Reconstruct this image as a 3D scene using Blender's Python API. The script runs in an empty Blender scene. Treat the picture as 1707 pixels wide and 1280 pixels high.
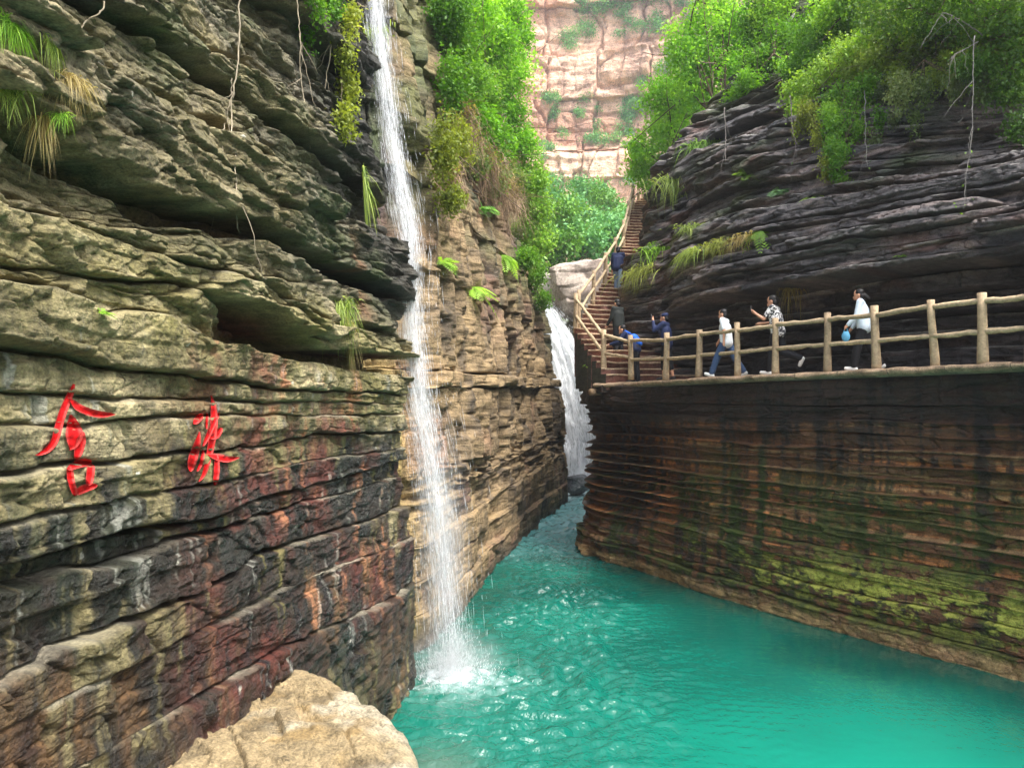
import bpy, math, random
import numpy as np
from mathutils import Vector, Matrix
from mathutils.bvhtree import BVHTree

random.seed(7)
RNG = np.random.default_rng(11)
sc = bpy.context.scene
COL = sc.collection
R = math.radians

# ------------------------------------------------------------------ camera, sky, sun, exposure
PITCH = R(1.9)
CAMZ = 4.2                                   # eye height above the pool
cam_d = bpy.data.cameras.new('camera')
cam = bpy.data.objects.new('camera', cam_d); COL.objects.link(cam)
cam.location = (0, 0, CAMZ); cam.rotation_euler = (R(90) + PITCH, 0, 0)
cam_d.sensor_fit = 'HORIZONTAL'; cam_d.sensor_width = 36.0; cam_d.lens = 36.0 * 1300 / 1707
cam_d.clip_start = 0.05; cam_d.clip_end = 3000
sc.camera = cam

SUN_AZ, SUN_EL = R(128), R(62)               # azimuth clockwise from +Y (view direction): from the right, behind
world = bpy.data.worlds.new('World'); sc.world = world; world.use_nodes = True
wn = world.node_tree.nodes; wl = world.node_tree.links
sky = wn.new('ShaderNodeTexSky'); sky.sky_type = 'NISHITA'; sky.sun_disc = False
sky.sun_elevation = SUN_EL; sky.sun_rotation = SUN_AZ
sky.air_density = 1.0; sky.dust_density = 4.0; sky.ozone_density = 1.0
hs = wn.new('ShaderNodeHueSaturation'); hs.inputs['Saturation'].default_value = 0.45      # cloud-white daylight
wl.new(sky.outputs[0], hs.inputs['Color']); wl.new(hs.outputs[0], wn['Background'].inputs[0]); wn['Background'].inputs[1].default_value = 0.15
sun_d = bpy.data.lights.new('sun', 'SUN'); sun = bpy.data.objects.new('sun', sun_d); COL.objects.link(sun)
sun_d.energy = 1.5; sun_d.angle = R(24); sun_d.color = (1.0, 0.95, 0.87)
_sv = Vector((math.sin(SUN_AZ) * math.cos(SUN_EL), math.cos(SUN_AZ) * math.cos(SUN_EL), math.sin(SUN_EL)))
sun.rotation_euler = _sv.to_track_quat('Z', 'Y').to_euler(); sun.location = (20, -10, 60)
vs = sc.view_settings
vs.view_transform = 'Standard'; vs.look = 'None'; vs.gamma = 1.0; vs.use_curve_mapping = False
vs.exposure = 2.0
sc.cycles.max_bounces = 8; sc.cycles.diffuse_bounces = 4; sc.cycles.glossy_bounces = 3
sc.cycles.transmission_bounces = 6; sc.cycles.transparent_max_bounces = 24; sc.cycles.volume_bounces = 0
sc.cycles.use_denoising = True

# ------------------------------------------------------------------ helpers
def lin(r, g, b):
    c = np.array([r, g, b], float) / 255.0
    return np.where(c <= 0.04045, c / 12.92, ((c + 0.055) / 1.055) ** 2.4)

def px(x, y, d):
    """point at depth d (m along the view axis) seen at photograph pixel (x, y)"""
    r = (np.asarray(x, float) - 853.5) / 1300; u = (640 - np.asarray(y, float)) / 1300; d = np.asarray(d, float)
    return np.stack([d * r, d * (math.cos(PITCH) - u * math.sin(PITCH)), CAMZ + d * (math.sin(PITCH) + u * math.cos(PITCH))], -1)

def pxz(x, y, z):
    """point on the level plane z seen at pixel (x, y)"""
    a = px(x, y, 1.0); t = (z - CAMZ) / (a[..., 2] - CAMZ)
    return np.stack([a[..., 0] * t, a[..., 1] * t, np.zeros_like(a[..., 0]) + z], -1)

def _h(ix, iy, seed):
    n = (ix.astype(np.int64) * 374761393 + iy.astype(np.int64) * 668265263 + int(seed) * 974634777) & 0xffffffff
    n = ((n ^ (n >> 13)) * 1274126177) & 0xffffffff
    n = ((n ^ (n >> 15)) * 2246822519) & 0xffffffff
    return ((n ^ (n >> 16)) & 0xffffff) / float(0x1000000)

def vn(x, y, seed=0):
    x = np.asarray(x, float); y = np.asarray(y, float) + np.zeros_like(x); x = x + np.zeros_like(y)
    ix = np.floor(x); iy = np.floor(y); fx = x - ix; fy = y - iy
    fx = fx * fx * fx * (fx * (fx * 6 - 15) + 10); fy = fy * fy * fy * (fy * (fy * 6 - 15) + 10)
    ix = ix.astype(np.int64); iy = iy.astype(np.int64)
    a = _h(ix, iy, seed); b = _h(ix + 1, iy, seed); c = _h(ix, iy + 1, seed); d = _h(ix + 1, iy + 1, seed)
    return ((a + (b - a) * fx) + ((c + (d - c) * fx) - (a + (b - a) * fx)) * fy) * 2 - 1

def fbm(x, y, o=4, seed=0, gain=0.5):
    v = 0; a = 1; t = 0
    for k in range(o):
        v = v + a * vn(x * 2.03 ** k + 17.3 * k, y * 2.03 ** k - 9.1 * k, seed + k); t += a; a *= gain
    return v / t * 1.4

def worley(x, y, seed=0):
    ix = np.floor(x).astype(np.int64); iy = np.floor(y).astype(np.int64)
    f1 = np.full(x.shape, 9.0); f2 = f1.copy(); cid = np.zeros(x.shape)
    for dx in (-1, 0, 1):
        for dy in (-1, 0, 1):
            cx = ix + dx; cy = iy + dy
            d = np.hypot(cx + 0.1 + 0.8 * _h(cx, cy, seed) - x, cy + 0.1 + 0.8 * _h(cx, cy, seed + 5) - y)
            near = d < f1
            f2 = np.where(near, f1, np.minimum(f2, d)); cid = np.where(near, _h(cx, cy, seed + 9), cid); f1 = np.where(near, d, f1)
    return f1, f2, cid

def facet(x, y, seed, off=1.0, tilt=1.0, crack=0.0, cw=0.05):
    """angular broken faces: cells that each have their own proudness and tilt; x, y already scaled"""
    ix = np.floor(x).astype(np.int64); iy = np.floor(y).astype(np.int64)
    f1 = np.full(x.shape, 9.0); f2 = f1.copy(); v = np.zeros(x.shape)
    for dx in (-1, 0, 1):
        for dy in (-1, 0, 1):
            cx = ix + dx; cy = iy + dy; ax = x - (cx + 0.1 + 0.8 * _h(cx, cy, seed)); ay = y - (cy + 0.1 + 0.8 * _h(cx, cy, seed + 5))
            d = np.maximum(np.abs(ax), np.abs(ay)) * 0.6 + 0.4 * (np.abs(ax) + np.abs(ay)) * 0.7; near = d < f1
            val = off * (_h(cx, cy, seed + 9) - 0.5) + tilt * (ax * (_h(cx, cy, seed + 11) - 0.5) + ay * (_h(cx, cy, seed + 12) - 0.5))
            f2 = np.where(near, f1, np.minimum(f2, d)); v = np.where(near, val, v); f1 = np.where(near, d, f1)
    return v - crack * np.exp(-((f2 - f1) / cw) ** 2)

def sm(a, b, x):
    t = np.clip((x - a) / (b - a), 0, 1); return t * t * (3 - 2 * t)

def mesh_np(name, V, F, C=None, smooth=True):
    V = np.asarray(V, np.float32).reshape(-1, 3); F = np.asarray(F, np.int32); k = F.shape[1]
    me = bpy.data.meshes.new(name)
    me.vertices.add(len(V)); me.vertices.foreach_set('co', V.ravel())
    me.loops.add(F.size); me.loops.foreach_set('vertex_index', F.ravel())
    me.polygons.add(len(F)); me.polygons.foreach_set('loop_start', np.arange(0, F.size, k, dtype=np.int32))
    if smooth: me.polygons.foreach_set('use_smooth', np.ones(len(F), bool))
    if C is not None:
        C = np.asarray(C, np.float32)
        if C.shape[1] == 3: C = np.concatenate([C, np.zeros((len(C), 1), np.float32)], 1)
        at = me.color_attributes.new('Col', 'FLOAT_COLOR', 'POINT'); at.data.foreach_set('color', C.ravel())
    me.update(calc_edges=True)
    return me

def link(name, me, mat=None, parent=None, loc=None, rz=0.0):
    o = bpy.data.objects.new(name, me); COL.objects.link(o)
    if mat is not None and me is not None:
        me.materials.clear(); me.materials.append(mat)
    if parent is not None: o.parent = parent
    if loc is not None: o.location = loc
    if rz: o.rotation_euler = (0, 0, rz)
    return o

def tag(o, label=None, cat=None, group=None, kind=None):
    if label: o['label'] = label
    if cat: o['category'] = cat
    if group: o['group'] = group
    if kind: o['kind'] = kind
    return o

def empty(name, loc=(0, 0, 0), label=None, cat=None, group=None, kind=None, rz=0.0):
    o = bpy.data.objects.new(name, None); COL.objects.link(o); o.location = loc; o.rotation_euler = (0, 0, rz); o.empty_display_size = 0.1
    return tag(o, label, cat, group, kind)

def gridF(nr, nc, wrap=False):
    i = np.arange(nr - 1)[:, None]; j = np.arange(nc if wrap else nc - 1)[None, :]
    jn = (j + 1) % nc
    return np.stack([i * nc + j, i * nc + jn, (i + 1) * nc + jn, (i + 1) * nc + j], -1).reshape(-1, 4)

class MB:
    """collects quads/tris with colours into one mesh"""
    def __init__(s): s.V = []; s.F = []; s.C = []; s.n = 0
    def add(s, V, F, C=None):
        V = np.asarray(V, float).reshape(-1, 3); F = np.asarray(F, int)
        if F.shape[1] == 3: F = np.concatenate([F, F[:, 2:3]], 1)
        s.V.append(V); s.F.append(F + s.n); s.n += len(V)
        if C is None: C = (0.5, 0.5, 0.5)
        C = np.asarray(C, float)
        s.C.append(np.tile(C, (len(V), 1)) if C.ndim == 1 else C)
    def tube(s, P, r, sides=6, C=None, cap=True):
        P = np.asarray(P, float); n = len(P); r = np.zeros(n) + np.asarray(r, float)
        T = np.gradient(P, axis=0); T /= np.linalg.norm(T, axis=1)[:, None] + 1e-9
        ref = np.array([0.31, 0.17, 0.93]) if abs(T[0, 2]) < 0.8 else np.array([0.93, 0.31, 0.17])
        U = np.cross(T, ref); U /= np.linalg.norm(U, axis=1)[:, None] + 1e-9; W = np.cross(T, U)
        a = np.arange(sides) / sides * 2 * math.pi
        V = P[:, None] + r[:, None, None] * (np.cos(a)[None, :, None] * U[:, None] + np.sin(a)[None, :, None] * W[:, None])
        V = V.reshape(-1, 3); F = gridF(n, sides, True)
        if cap:
            V = np.concatenate([V, P[:1], P[-1:]]); b = n * sides
            j = np.arange(sides); jn = (j + 1) % sides
            F = np.concatenate([F, np.stack([jn, j, j * 0 + b, j * 0 + b], 1), np.stack([(n - 1) * sides + j, (n - 1) * sides + jn, j * 0 + b + 1, j * 0 + b + 1], 1)])
        s.add(V, F, C)
    def mesh(s, name, smooth=True):
        V = np.concatenate(s.V); F = np.concatenate(s.F); C = np.concatenate(s.C)
        deg = F[:, 2] == F[:, 3]
        if deg.any():
            T = np.concatenate([F[~deg][:, [0, 1, 2]], F[~deg][:, [0, 2, 3]], F[deg][:, :3]])
            return mesh_np(name, V, T, C, smooth)
        return mesh_np(name, V, F, C, smooth)

# ------------------------------------------------------------------ materials
def newmat(name):
    m = bpy.data.materials.new(name); m.use_nodes = True; nt = m.node_tree
    return m, nt, nt.nodes['Principled BSDF']

def N(nt, t, **kw):
    n = nt.nodes.new(t)
    for k, v in kw.items():
        if k.startswith('i_'):
            n.inputs[k[2:].replace('_', ' ')].default_value = v
        else: setattr(n, k, v)
    return n

def math_node(nt, op, a, b=None, c=None):
    n = nt.nodes.new('ShaderNodeMath'); n.operation = op
    for i, v in enumerate((a, b, c)):
        if v is None: continue
        if isinstance(v, (int, float)): n.inputs[i].default_value = v
        else: nt.links.new(v, n.inputs[i])
    return n.outputs[0]

def maprange(nt, v, a, b, c, d):
    n = nt.nodes.new('ShaderNodeMapRange'); nt.links.new(v, n.inputs[0])
    for i, q in enumerate((a, b, c, d)): n.inputs[i + 1].default_value = q
    return n.outputs[0]

def noise(nt, vec, scale, detail=6, rough=0.6, dist=0.0):
    n = nt.nodes.new('ShaderNodeTexNoise'); n.inputs['Scale'].default_value = scale; n.inputs['Detail'].default_value = detail
    n.inputs['Roughness'].default_value = rough; n.inputs['Distortion'].default_value = dist
    if vec is not None: nt.links.new(vec, n.inputs['Vector'])
    return n.outputs[0]

def mapping(nt, vec, sx, sy, sz):
    n = nt.nodes.new('ShaderNodeMapping'); n.inputs['Scale'].default_value = (sx, sy, sz); nt.links.new(vec, n.inputs['Vector'])
    return n.outputs[0]

def rock_mat(name, scale=1.0, bump=0.9, var=0.55, strata=1.0, rough_dry=0.85, rough_wet=0.22, detail=8):
    m, nt, b = newmat(name); L = nt.links.new
    co = nt.nodes.new('ShaderNodeTexCoord').outputs['Object']
    at = N(nt, 'ShaderNodeAttribute', attribute_name='Col')
    n1 = noise(nt, co, 7 * scale, detail, 0.62); n2 = noise(nt, co, 45 * scale, 5, 0.6)
    st = noise(nt, mapping(nt, co, 1.6 * scale, 1.6 * scale, 26 * scale), 1.0, 6, 0.6)
    f = math_node(nt, 'ADD', maprange(nt, n1, 0.25, 0.75, 1 - var, 1 + var), maprange(nt, n2, 0.3, 0.7, -0.45, 0.45))
    f = math_node(nt, 'ADD', f, maprange(nt, st, 0.3, 0.7, -0.16 * strata, 0.16 * strata))
    mx = N(nt, 'ShaderNodeVectorMath', operation='SCALE'); L(at.outputs['Color'], mx.inputs[0]); L(f, mx.inputs['Scale'])
    L(mx.outputs[0], b.inputs['Base Color'])
    ro = maprange(nt, at.outputs['Alpha'], 0, 1, rough_dry, rough_wet)
    L(math_node(nt, 'ADD', ro, maprange(nt, n2, 0.3, 0.7, -0.1, 0.1)), b.inputs['Roughness'])
    b.inputs['Specular IOR Level'].default_value = 0.4
    hgt = math_node(nt, 'ADD', math_node(nt, 'MULTIPLY', noise(nt, co, 16 * scale, 9, 0.68), 1.0), math_node(nt, 'MULTIPLY', st, 0.7 * strata))
    hgt = math_node(nt, 'ADD', hgt, math_node(nt, 'MULTIPLY', n2, 0.45))
    bp = N(nt, 'ShaderNodeBump'); bp.inputs['Strength'].default_value = bump; bp.inputs['Distance'].default_value = 0.06 / scale
    L(hgt, bp.inputs['Height']); L(bp.outputs[0], b.inputs['Normal'])
    return m

def leaf_mat(name, trans=0.45):
    m, nt, b = newmat(name); L = nt.links.new
    at = N(nt, 'ShaderNodeAttribute', attribute_name='Col')
    L(at.outputs['Color'], b.inputs['Base Color']); b.inputs['Roughness'].default_value = 0.5; b.inputs['Specular IOR Level'].default_value = 0.3
    tr = N(nt, 'ShaderNodeBsdfTranslucent')
    mul = N(nt, 'ShaderNodeMixRGB', blend_type='MULTIPLY'); mul.inputs[0].default_value = 1; mul.inputs[2].default_value = (1.5, 1.45, 0.6, 1)
    L(at.outputs['Color'], mul.inputs[1]); L(mul.outputs[0], tr.inputs['Color'])
    mi = N(nt, 'ShaderNodeMixShader'); mi.inputs[0].default_value = trans
    L(b.outputs[0], mi.inputs[1]); L(tr.outputs[0], mi.inputs[2]); L(mi.outputs[0], nt.nodes['Material Output'].inputs[0])
    return m

def bark_mat(name, rough=0.85, scale=1.0, stretch=(1, 1, 0.12)):
    m, nt, b = newmat(name); L = nt.links.new
    co = nt.nodes.new('ShaderNodeTexCoord').outputs['Object']
    at = N(nt, 'ShaderNodeAttribute', attribute_name='Col')
    n1 = noise(nt, mapping(nt, co, *stretch), 40 * scale, 6, 0.6); n2 = noise(nt, co, 9 * scale, 4, 0.5)
    f = math_node(nt, 'MULTIPLY', maprange(nt, n1, 0.25, 0.75, 0.6, 1.3), maprange(nt, n2, 0.3, 0.7, 0.75, 1.2))
    mx = N(nt, 'ShaderNodeVectorMath', operation='SCALE'); L(at.outputs['Color'], mx.inputs[0]); L(f, mx.inputs['Scale'])
    L(mx.outputs[0], b.inputs['Base Color']); b.inputs['Roughness'].default_value = rough
    bp = N(nt, 'ShaderNodeBump'); bp.inputs['Strength'].default_value = 0.6; bp.inputs['Distance'].default_value = 0.02
    L(n1, bp.inputs['Height']); L(bp.outputs[0], b.inputs['Normal'])
    return m

def plain_mat(name, col, rough=0.7, var=0.15, scale=20, spec=0.3):
    m, nt, b = newmat(name); L = nt.links.new
    co = nt.nodes.new('ShaderNodeTexCoord').outputs['Object']
    n1 = noise(nt, co, scale, 5, 0.6)
    mx = N(nt, 'ShaderNodeVectorMath', operation='SCALE'); mx.inputs[0].default_value = tuple(col)
    L(maprange(nt, n1, 0.25, 0.75, 1 - var, 1 + var), mx.inputs['Scale']); L(mx.outputs[0], b.inputs['Base Color'])
    b.inputs['Roughness'].default_value = rough; b.inputs['Specular IOR Level'].default_value = spec
    bp = N(nt, 'ShaderNodeBump'); bp.inputs['Strength'].default_value = 0.3; bp.inputs['Distance'].default_value = 0.01
    L(n1, bp.inputs['Height']); L(bp.outputs[0], b.inputs['Normal'])
    return m

M_ROCK = rock_mat('layered_rock')
M_ROCKR = rock_mat('dark_layered_rock', strata=0.9)
M_FAR = rock_mat('far_sandstone', scale=0.09, bump=0.8, var=0.3)
M_BOULDER = rock_mat('pale_boulder', bump=1.0, var=0.5, strata=0.7)
M_LEAF = leaf_mat('leaf'); M_FARLEAF = leaf_mat('far_leaf', 0.2)
M_BARK = bark_mat('bark'); M_RAIL = bark_mat('weathered_wood', 0.75, 1.0, (0.6, 0.6, 0.6))

# ------------------------------------------------------------------ the cliff builder: beds of rock along a plan path
class Cliff:
    def __init__(s, pts, side, setback=None):
        pts = np.asarray(pts, float)
        P = np.concatenate([[2 * pts[0] - pts[1]], pts, [2 * pts[-1] - pts[-2]]]); out = []
        for i in range(1, len(P) - 2):
            t = np.linspace(0, 1, 24, endpoint=False)[:, None]; a, b, c, d = P[i - 1], P[i], P[i + 1], P[i + 2]
            out.append(0.5 * (2 * b + (c - a) * t + (2 * a - 5 * b + 4 * c - d) * t ** 2 + (3 * b - a - 3 * c + d) * t ** 3))
        Q = np.concatenate(out + [pts[-1:]])
        L = np.concatenate([[0], np.cumsum(np.linalg.norm(np.diff(Q, axis=0), axis=1))])
        s.len = L[-1]; s.S = np.arange(0, s.len, 0.05); s.X = np.interp(s.S, L, Q[:, 0]); s.Y = np.interp(s.S, L, Q[:, 1])
        k = np.ones(9) / 9
        tx = np.gradient(s.X, s.S); ty = np.gradient(s.Y, s.S)
        nx = side * ty; ny = -side * tx
        nx = np.convolve(np.pad(nx, 4, 'edge'), k, 'valid'); ny = np.convolve(np.pad(ny, 4, 'edge'), k, 'valid'); l = np.hypot(nx, ny)
        s.NX = nx / l; s.NY = ny / l
        s.setback = setback or (lambda S, Z: 0 * Z)
    def pos(s, S, Z, D):
        D = D - s.setback(S, Z)
        return np.stack([np.interp(S, s.S, s.X) + D * np.interp(S, s.S, s.NX), np.interp(S, s.S, s.Y) + D * np.interp(S, s.S, s.NY), Z], -1)
    def y2s(s, y): return np.interp(y, s.Y, s.S)
    def pix(s, x, y, zmin=-1):
        """(s, z) where the line of sight of a pixel meets the undisplaced face"""
        a = px(x, y, 1.0); tgt = a[0] / a[1]; z = CAMZ
        for _ in range(8):
            Q = s.pos(s.S, np.zeros_like(s.S) + z, np.zeros_like(s.S)); g = Q[:, 0] / np.maximum(Q[:, 1], 0.3) - tgt
            idx = np.where((g[:-1] * g[1:] <= 0) & (Q[:-1, 1] > 0.5))[0]
            i = idx[0] if len(idx) else int(np.argmin(np.abs(g)))
            f = g[i] / (g[i] - g[i + 1]) if i + 1 < len(g) and g[i] != g[i + 1] else 0
            f = min(max(f, 0), 1); yy = Q[i, 1] + f * (Q[min(i + 1, len(Q) - 1), 1] - Q[i, 1])
            z = 0.5 * z + 0.5 * (CAMZ + yy / a[1] * (a[2] - CAMZ))
        return s.S[i] + f * 0.05, CAMZ + yy / a[1] * (a[2] - CAMZ)
    def columns(s, pxstep=1.3, lo=3.0, hi=90.0, s0=0, s1=None):
        xs = s.X / np.maximum(s.Y, 0.8) * 780
        den = np.clip(np.abs(np.gradient(xs, s.S)) / pxstep, lo, hi)
        den = np.convolve(np.pad(den, 10, 'edge'), np.ones(21) / 21, 'valid')
        c = np.concatenate([[0], np.cumsum(den[:-1] * 0.05)]); s1 = s.S[-1] if s1 is None else s1
        c0, c1 = np.interp([s0, s1], s.S, c)
        return np.interp(np.linspace(c0, c1, int(c1 - c0) + 2), c, s.S)
    def build(s, root, cols, joints, dispf, colf, mat, dz=0.012, dz_hi=0.03, zhi=8.0, split=0.42, seed=0, name='rock_layer', rough=1.0, smooth=True, esc=1.0):
        """joints: list of (z array over cols, recess depth, protrusion of the bed above); one child object per bed"""
        rg = np.random.default_rng(seed); J = []
        for i, (zj, dep, pr) in enumerate(joints):
            J.append((zj, dep, pr))
            if i + 1 < len(joints):
                zn = joints[i + 1][0]; th = float(np.median(zn - zj)); n = int(th / split) if dep >= 0.045 else 0
                if n > 0:
                    fr = (np.arange(1, n + 1) + rg.uniform(-0.3, 0.3, n)) / (n + 1)
                    for f in fr:
                        w = zj + (zn - zj) * (f + 0.12 / (n + 1) * vn(cols * 0.3, cols * 0 + f * 37, seed + 3))
                        J.append((w, rg.uniform(0.02, 0.09) * rough, pr + rg.normal(0, 0.05) * rough))
        Z = [J[0][0]]
        for k in range(1, len(J)): Z.append(np.maximum(J[k][0], Z[-1] + 0.025))
        prots = []
        for k in range(len(J)):
            prots.append(J[k][2] + 0.05 * rough * fbm(cols * 0.5, cols * 0 + k * 7.7, 3, seed + 21) if np.ndim(J[k][2]) == 0 else J[k][2])
        beds = []
        for k in range(len(J) - 1):
            lo, hi = Z[k], Z[k + 1]; th = hi - lo; mt = float(np.percentile(th, 85))
            dzz = dz if np.median(lo) < zhi else dz_hi
            eo = np.array([0, .004, .008, .014, .022, .034]) * esc
            ni = int(min(max((mt - 2 * eo[-1]) / dzz, 3), 110)); nr = 12 + ni
            sc_ = np.minimum(1.0, th / (3.2 * eo[-1])); lo_e = eo[:, None] * sc_[None]; mid0 = lo_e[-1]; mid1 = th - lo_e[-1]
            um = (np.arange(1, ni + 1) / (ni + 1))[:, None]
            dist = np.concatenate([lo_e, mid0[None] + (mid1 - mid0)[None] * um, th[None] - lo_e[::-1]], 0)
            T = dist / th[None]; S = np.repeat(cols[None], nr, 0); Zm = lo[None] + dist
            # below / above joint depth shared by both beds
            pl = prots[k - 1] if k > 0 else prots[k]; pu = prots[k + 1] if k + 1 < len(J) - 1 else prots[k]
            jl = np.minimum(prots[k], pl) - J[k][1] * (0.5 + 0.7 * (vn(cols * 1.1, cols * 0 + k, seed + 40) * 0.5 + 0.5))
            ju = np.minimum(prots[k], pu) - J[k + 1][1] * (0.5 + 0.7 * (vn(cols * 1.1, cols * 0 + k + 1, seed + 40) * 0.5 + 0.5))
            el = T * th[None]; eu = (1 - T) * th[None]
            chip = 0.014 * esc * np.maximum(0, fbm(S * 4.5 / esc + 5 * k, Zm * 3 / esc, 4, seed + 50)) + 0.045 * esc * np.maximum(0, vn(S * 1.9 / esc + 5 * k, Zm * 2 / esc, seed + 52) - 0.45)
            rl = esc * (0.007 + 0.004 * (vn(S * 1.7, T * 0 + k, seed + 50) + 1)); ru = esc * (0.006 + 0.005 * (vn(S * 1.3, T * 0 + k + 0.5, seed + 51) + 1)) + 0.7 * chip
            wl_ = np.exp(-(el / (rl + 0.5 * chip)) ** 2.2); wu_ = np.exp(-(eu / ru) ** 2.2)
            D = prots[k][None] + dispf(S, Zm, T, th[None], k, seed) * (1 - np.maximum(wl_, wu_))
            D = D * (1 - wl_) + jl[None] * wl_; D = D * (1 - wu_) + ju[None] * wu_
            V = s.pos(S.ravel(), Zm.ravel(), D.ravel())
            C = colf(S, Zm, T, th[None], k, float(rg.random()), D, seed)
            me = mesh_np(name, V, gridF(nr, len(cols)), C.reshape(-1, 4), smooth)
            link(name, me, mat, root); beds.append(me)
        return beds

def col4(shape, c, wet=0.0):
    a = np.zeros(shape + (4,)); a[..., :3] = c; a[..., 3] = wet; return a

def mixc(C, c, m, wet=None):
    m = np.clip(m, 0, 1)[..., None]; c = np.asarray(c)
    C[..., :3] = C[..., :3] * (1 - m) + c * m
    if wet is not None: C[..., 3:] = C[..., 3:] * (1 - m) + wet * m
    return C

def blocks(S, Z, k, seed, L=1.1, amp=0.05, crack=0.05):
    """vertical joints that break one bed into blocks of differing proudness"""
    r = np.random.default_rng(seed * 131 + k); L = L * r.uniform(0.5, 1.9)
    u = (S + 0.12 * vn(S * 3, Z * 4, seed + 70)) / L + r.uniform(0, 99); i = np.floor(u); f = u - i
    pr = _h(i.astype(np.int64), np.full(u.shape, k), seed + 71) - 0.5
    e = np.minimum(f, 1 - f) * L
    return amp * 2 * pr * (1 - np.exp(-(e / 0.05) ** 2)) - crack * np.exp(-(e / 0.025) ** 2)
# ================================================================== SETTING
# ---- left near cliff
def sbA(S, Z): return 0.155 * np.maximum(Z - 4.6, 0) - 0.02 * np.maximum(2.5 - Z, 0)
WA = Cliff([(-2.95, 0.6), (-2.72, 3.0), (-2.45, 5.6), (-2.13, 8.6), (-1.72, 11.6), (-1.66, 12.15), (-1.9, 12.55), (-2.6, 12.75), (-3.6, 12.9)], +1, sbA)
colsA = WA.columns(1.25, 4, 95)

def jointA(pts, dep, pr):
    q = sorted(WA.pix(x, y) for x, y in pts)
    S = np.array([a for a, _ in q]); Z = np.array([b for _, b in q])
    zj = np.interp(colsA, S, Z)
    zj = zj + 0.02 * fbm(colsA * 2.3, colsA * 0 + dep * 91, 3, 5)
    return (zj, dep, pr)

flat = lambda z: np.zeros_like(colsA) + z
cave = lambda a, b: a + (b - a) * sm(5.0, 7.2, colsA) * (1 - sm(12.2, 12.9, colsA))
JA = [(flat(-0.8), 0.02, 0.10),
      jointA([(112, 1280), (242, 1199), (302, 1167), (450, 1080), (640, 1000)], 0.035, 0.09),
      jointA([(0, 1213), (169, 1122), (316, 1055), (500, 965), (640, 915)], 0.04, 0.07),
      jointA([(0, 1136), (32, 1111), (67, 1101), (88, 1076), (155, 1058), (218, 1030), (316, 992), (380, 953), (429, 921), (555, 886), (660, 850)], 0.20, 0.0),
      jointA([(0, 981), (67, 967), (130, 945), (183, 939), (242, 918), (292, 897), (365, 883), (450, 855), (600, 815)], 0.10, -0.03),
      jointA([(0, 949), (134, 914), (197, 893), (316, 872), (387, 848), (440, 830), (506, 815), (562, 801), (640, 775)], 0.17, 0.03),
      jointA([(0, 875), (53, 858), (155, 844), (218, 822), (299, 815), (400, 795), (560, 762), (640, 752)], 0.07, 0.0),
      jointA([(0, 791), (77, 777), (155, 771), (232, 766), (313, 752), (387, 749), (492, 735), (531, 724), (640, 722)], 0.15, 0.03),
      jointA([(0, 710), (84, 708), (140, 710), (211, 700), (288, 692), (510, 694), (640, 690)], 0.09, 0.0),
      jointA([(0, 650), (53, 654), (155, 661), (260, 661), (420, 670), (640, 672)], 0.07, 0.02),
      jointA([(0, 580), (151, 605), (211, 619), (330, 626), (387, 636), (474, 650), (640, 655)], 0.16, 0.12),
      jointA([(0, 471), (63, 475), (162, 520), (211, 513), (260, 520), (299, 552), (350, 566), (422, 584), (492, 598), (640, 622)], 0.14, cave(0.06, -0.62)),
      jointA([(0, 440), (109, 452), (175, 468), (290, 474), (350, 500), (420, 512), (480, 555), (525, 585), (640, 590)], 0.20, cave(0.10, 0.26)),
      jointA([(0, 340), (120, 380), (260, 430), (400, 470), (520, 540), (640, 560)], 0.12, 0.16),
      jointA([(0, 218), (39, 253), (77, 281), (155, 313), (197, 351), (246, 373), (302, 380), (351, 397), (411, 401), (560, 470), (640, 500)], 0.30, 0.22),
      jointA([(20, 60), (134, 125), (183, 150), (246, 175), (316, 215), (369, 235), (492, 315), (562, 360), (640, 400)], 0.16, 0.05),
      jointA([(120, 10), (225, 65), (316, 130), (400, 180), (500, 250), (562, 290), (640, 350)], 0.14, 0.12),
      jointA([(225, -30), (271, 40), (337, 85), (450, 140), (562, 211), (640, 290)], 0.18, -0.05),
      jointA([(330, -20), (400, 20), (510, 110), (600, 190), (640, 230)], 0.18, -0.28),
      jointA([(420, -60), (470, -5), (540, 60), (640, 150)], 0.2, 0.22),
      (flat(11.8), 0.1, 0.1), (flat(13.5), 0.1, 0.1)]

def slot(j, h, depth, pr):
    return [(j[0], j[1], -depth * (0.5 + 0.5 * sm(-0.4, 0.3, fbm(colsA * 0.7, colsA * 0 + depth * 31, 3, 9)))), (j[0] + h * (0.7 + 0.5 * vn(colsA * 0.8, colsA * 0 + depth * 17, 8)), 0.08, pr)]
JA = JA[:14] + slot(JA[14], 0.20, 0.42, 0.30) + slot(JA[15], 0.12, 0.25, 0.02) + slot(JA[16], 0.14, 0.22, 0.20) + slot(JA[17], 0.2, 0.35, -0.05) + JA[18:]

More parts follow.
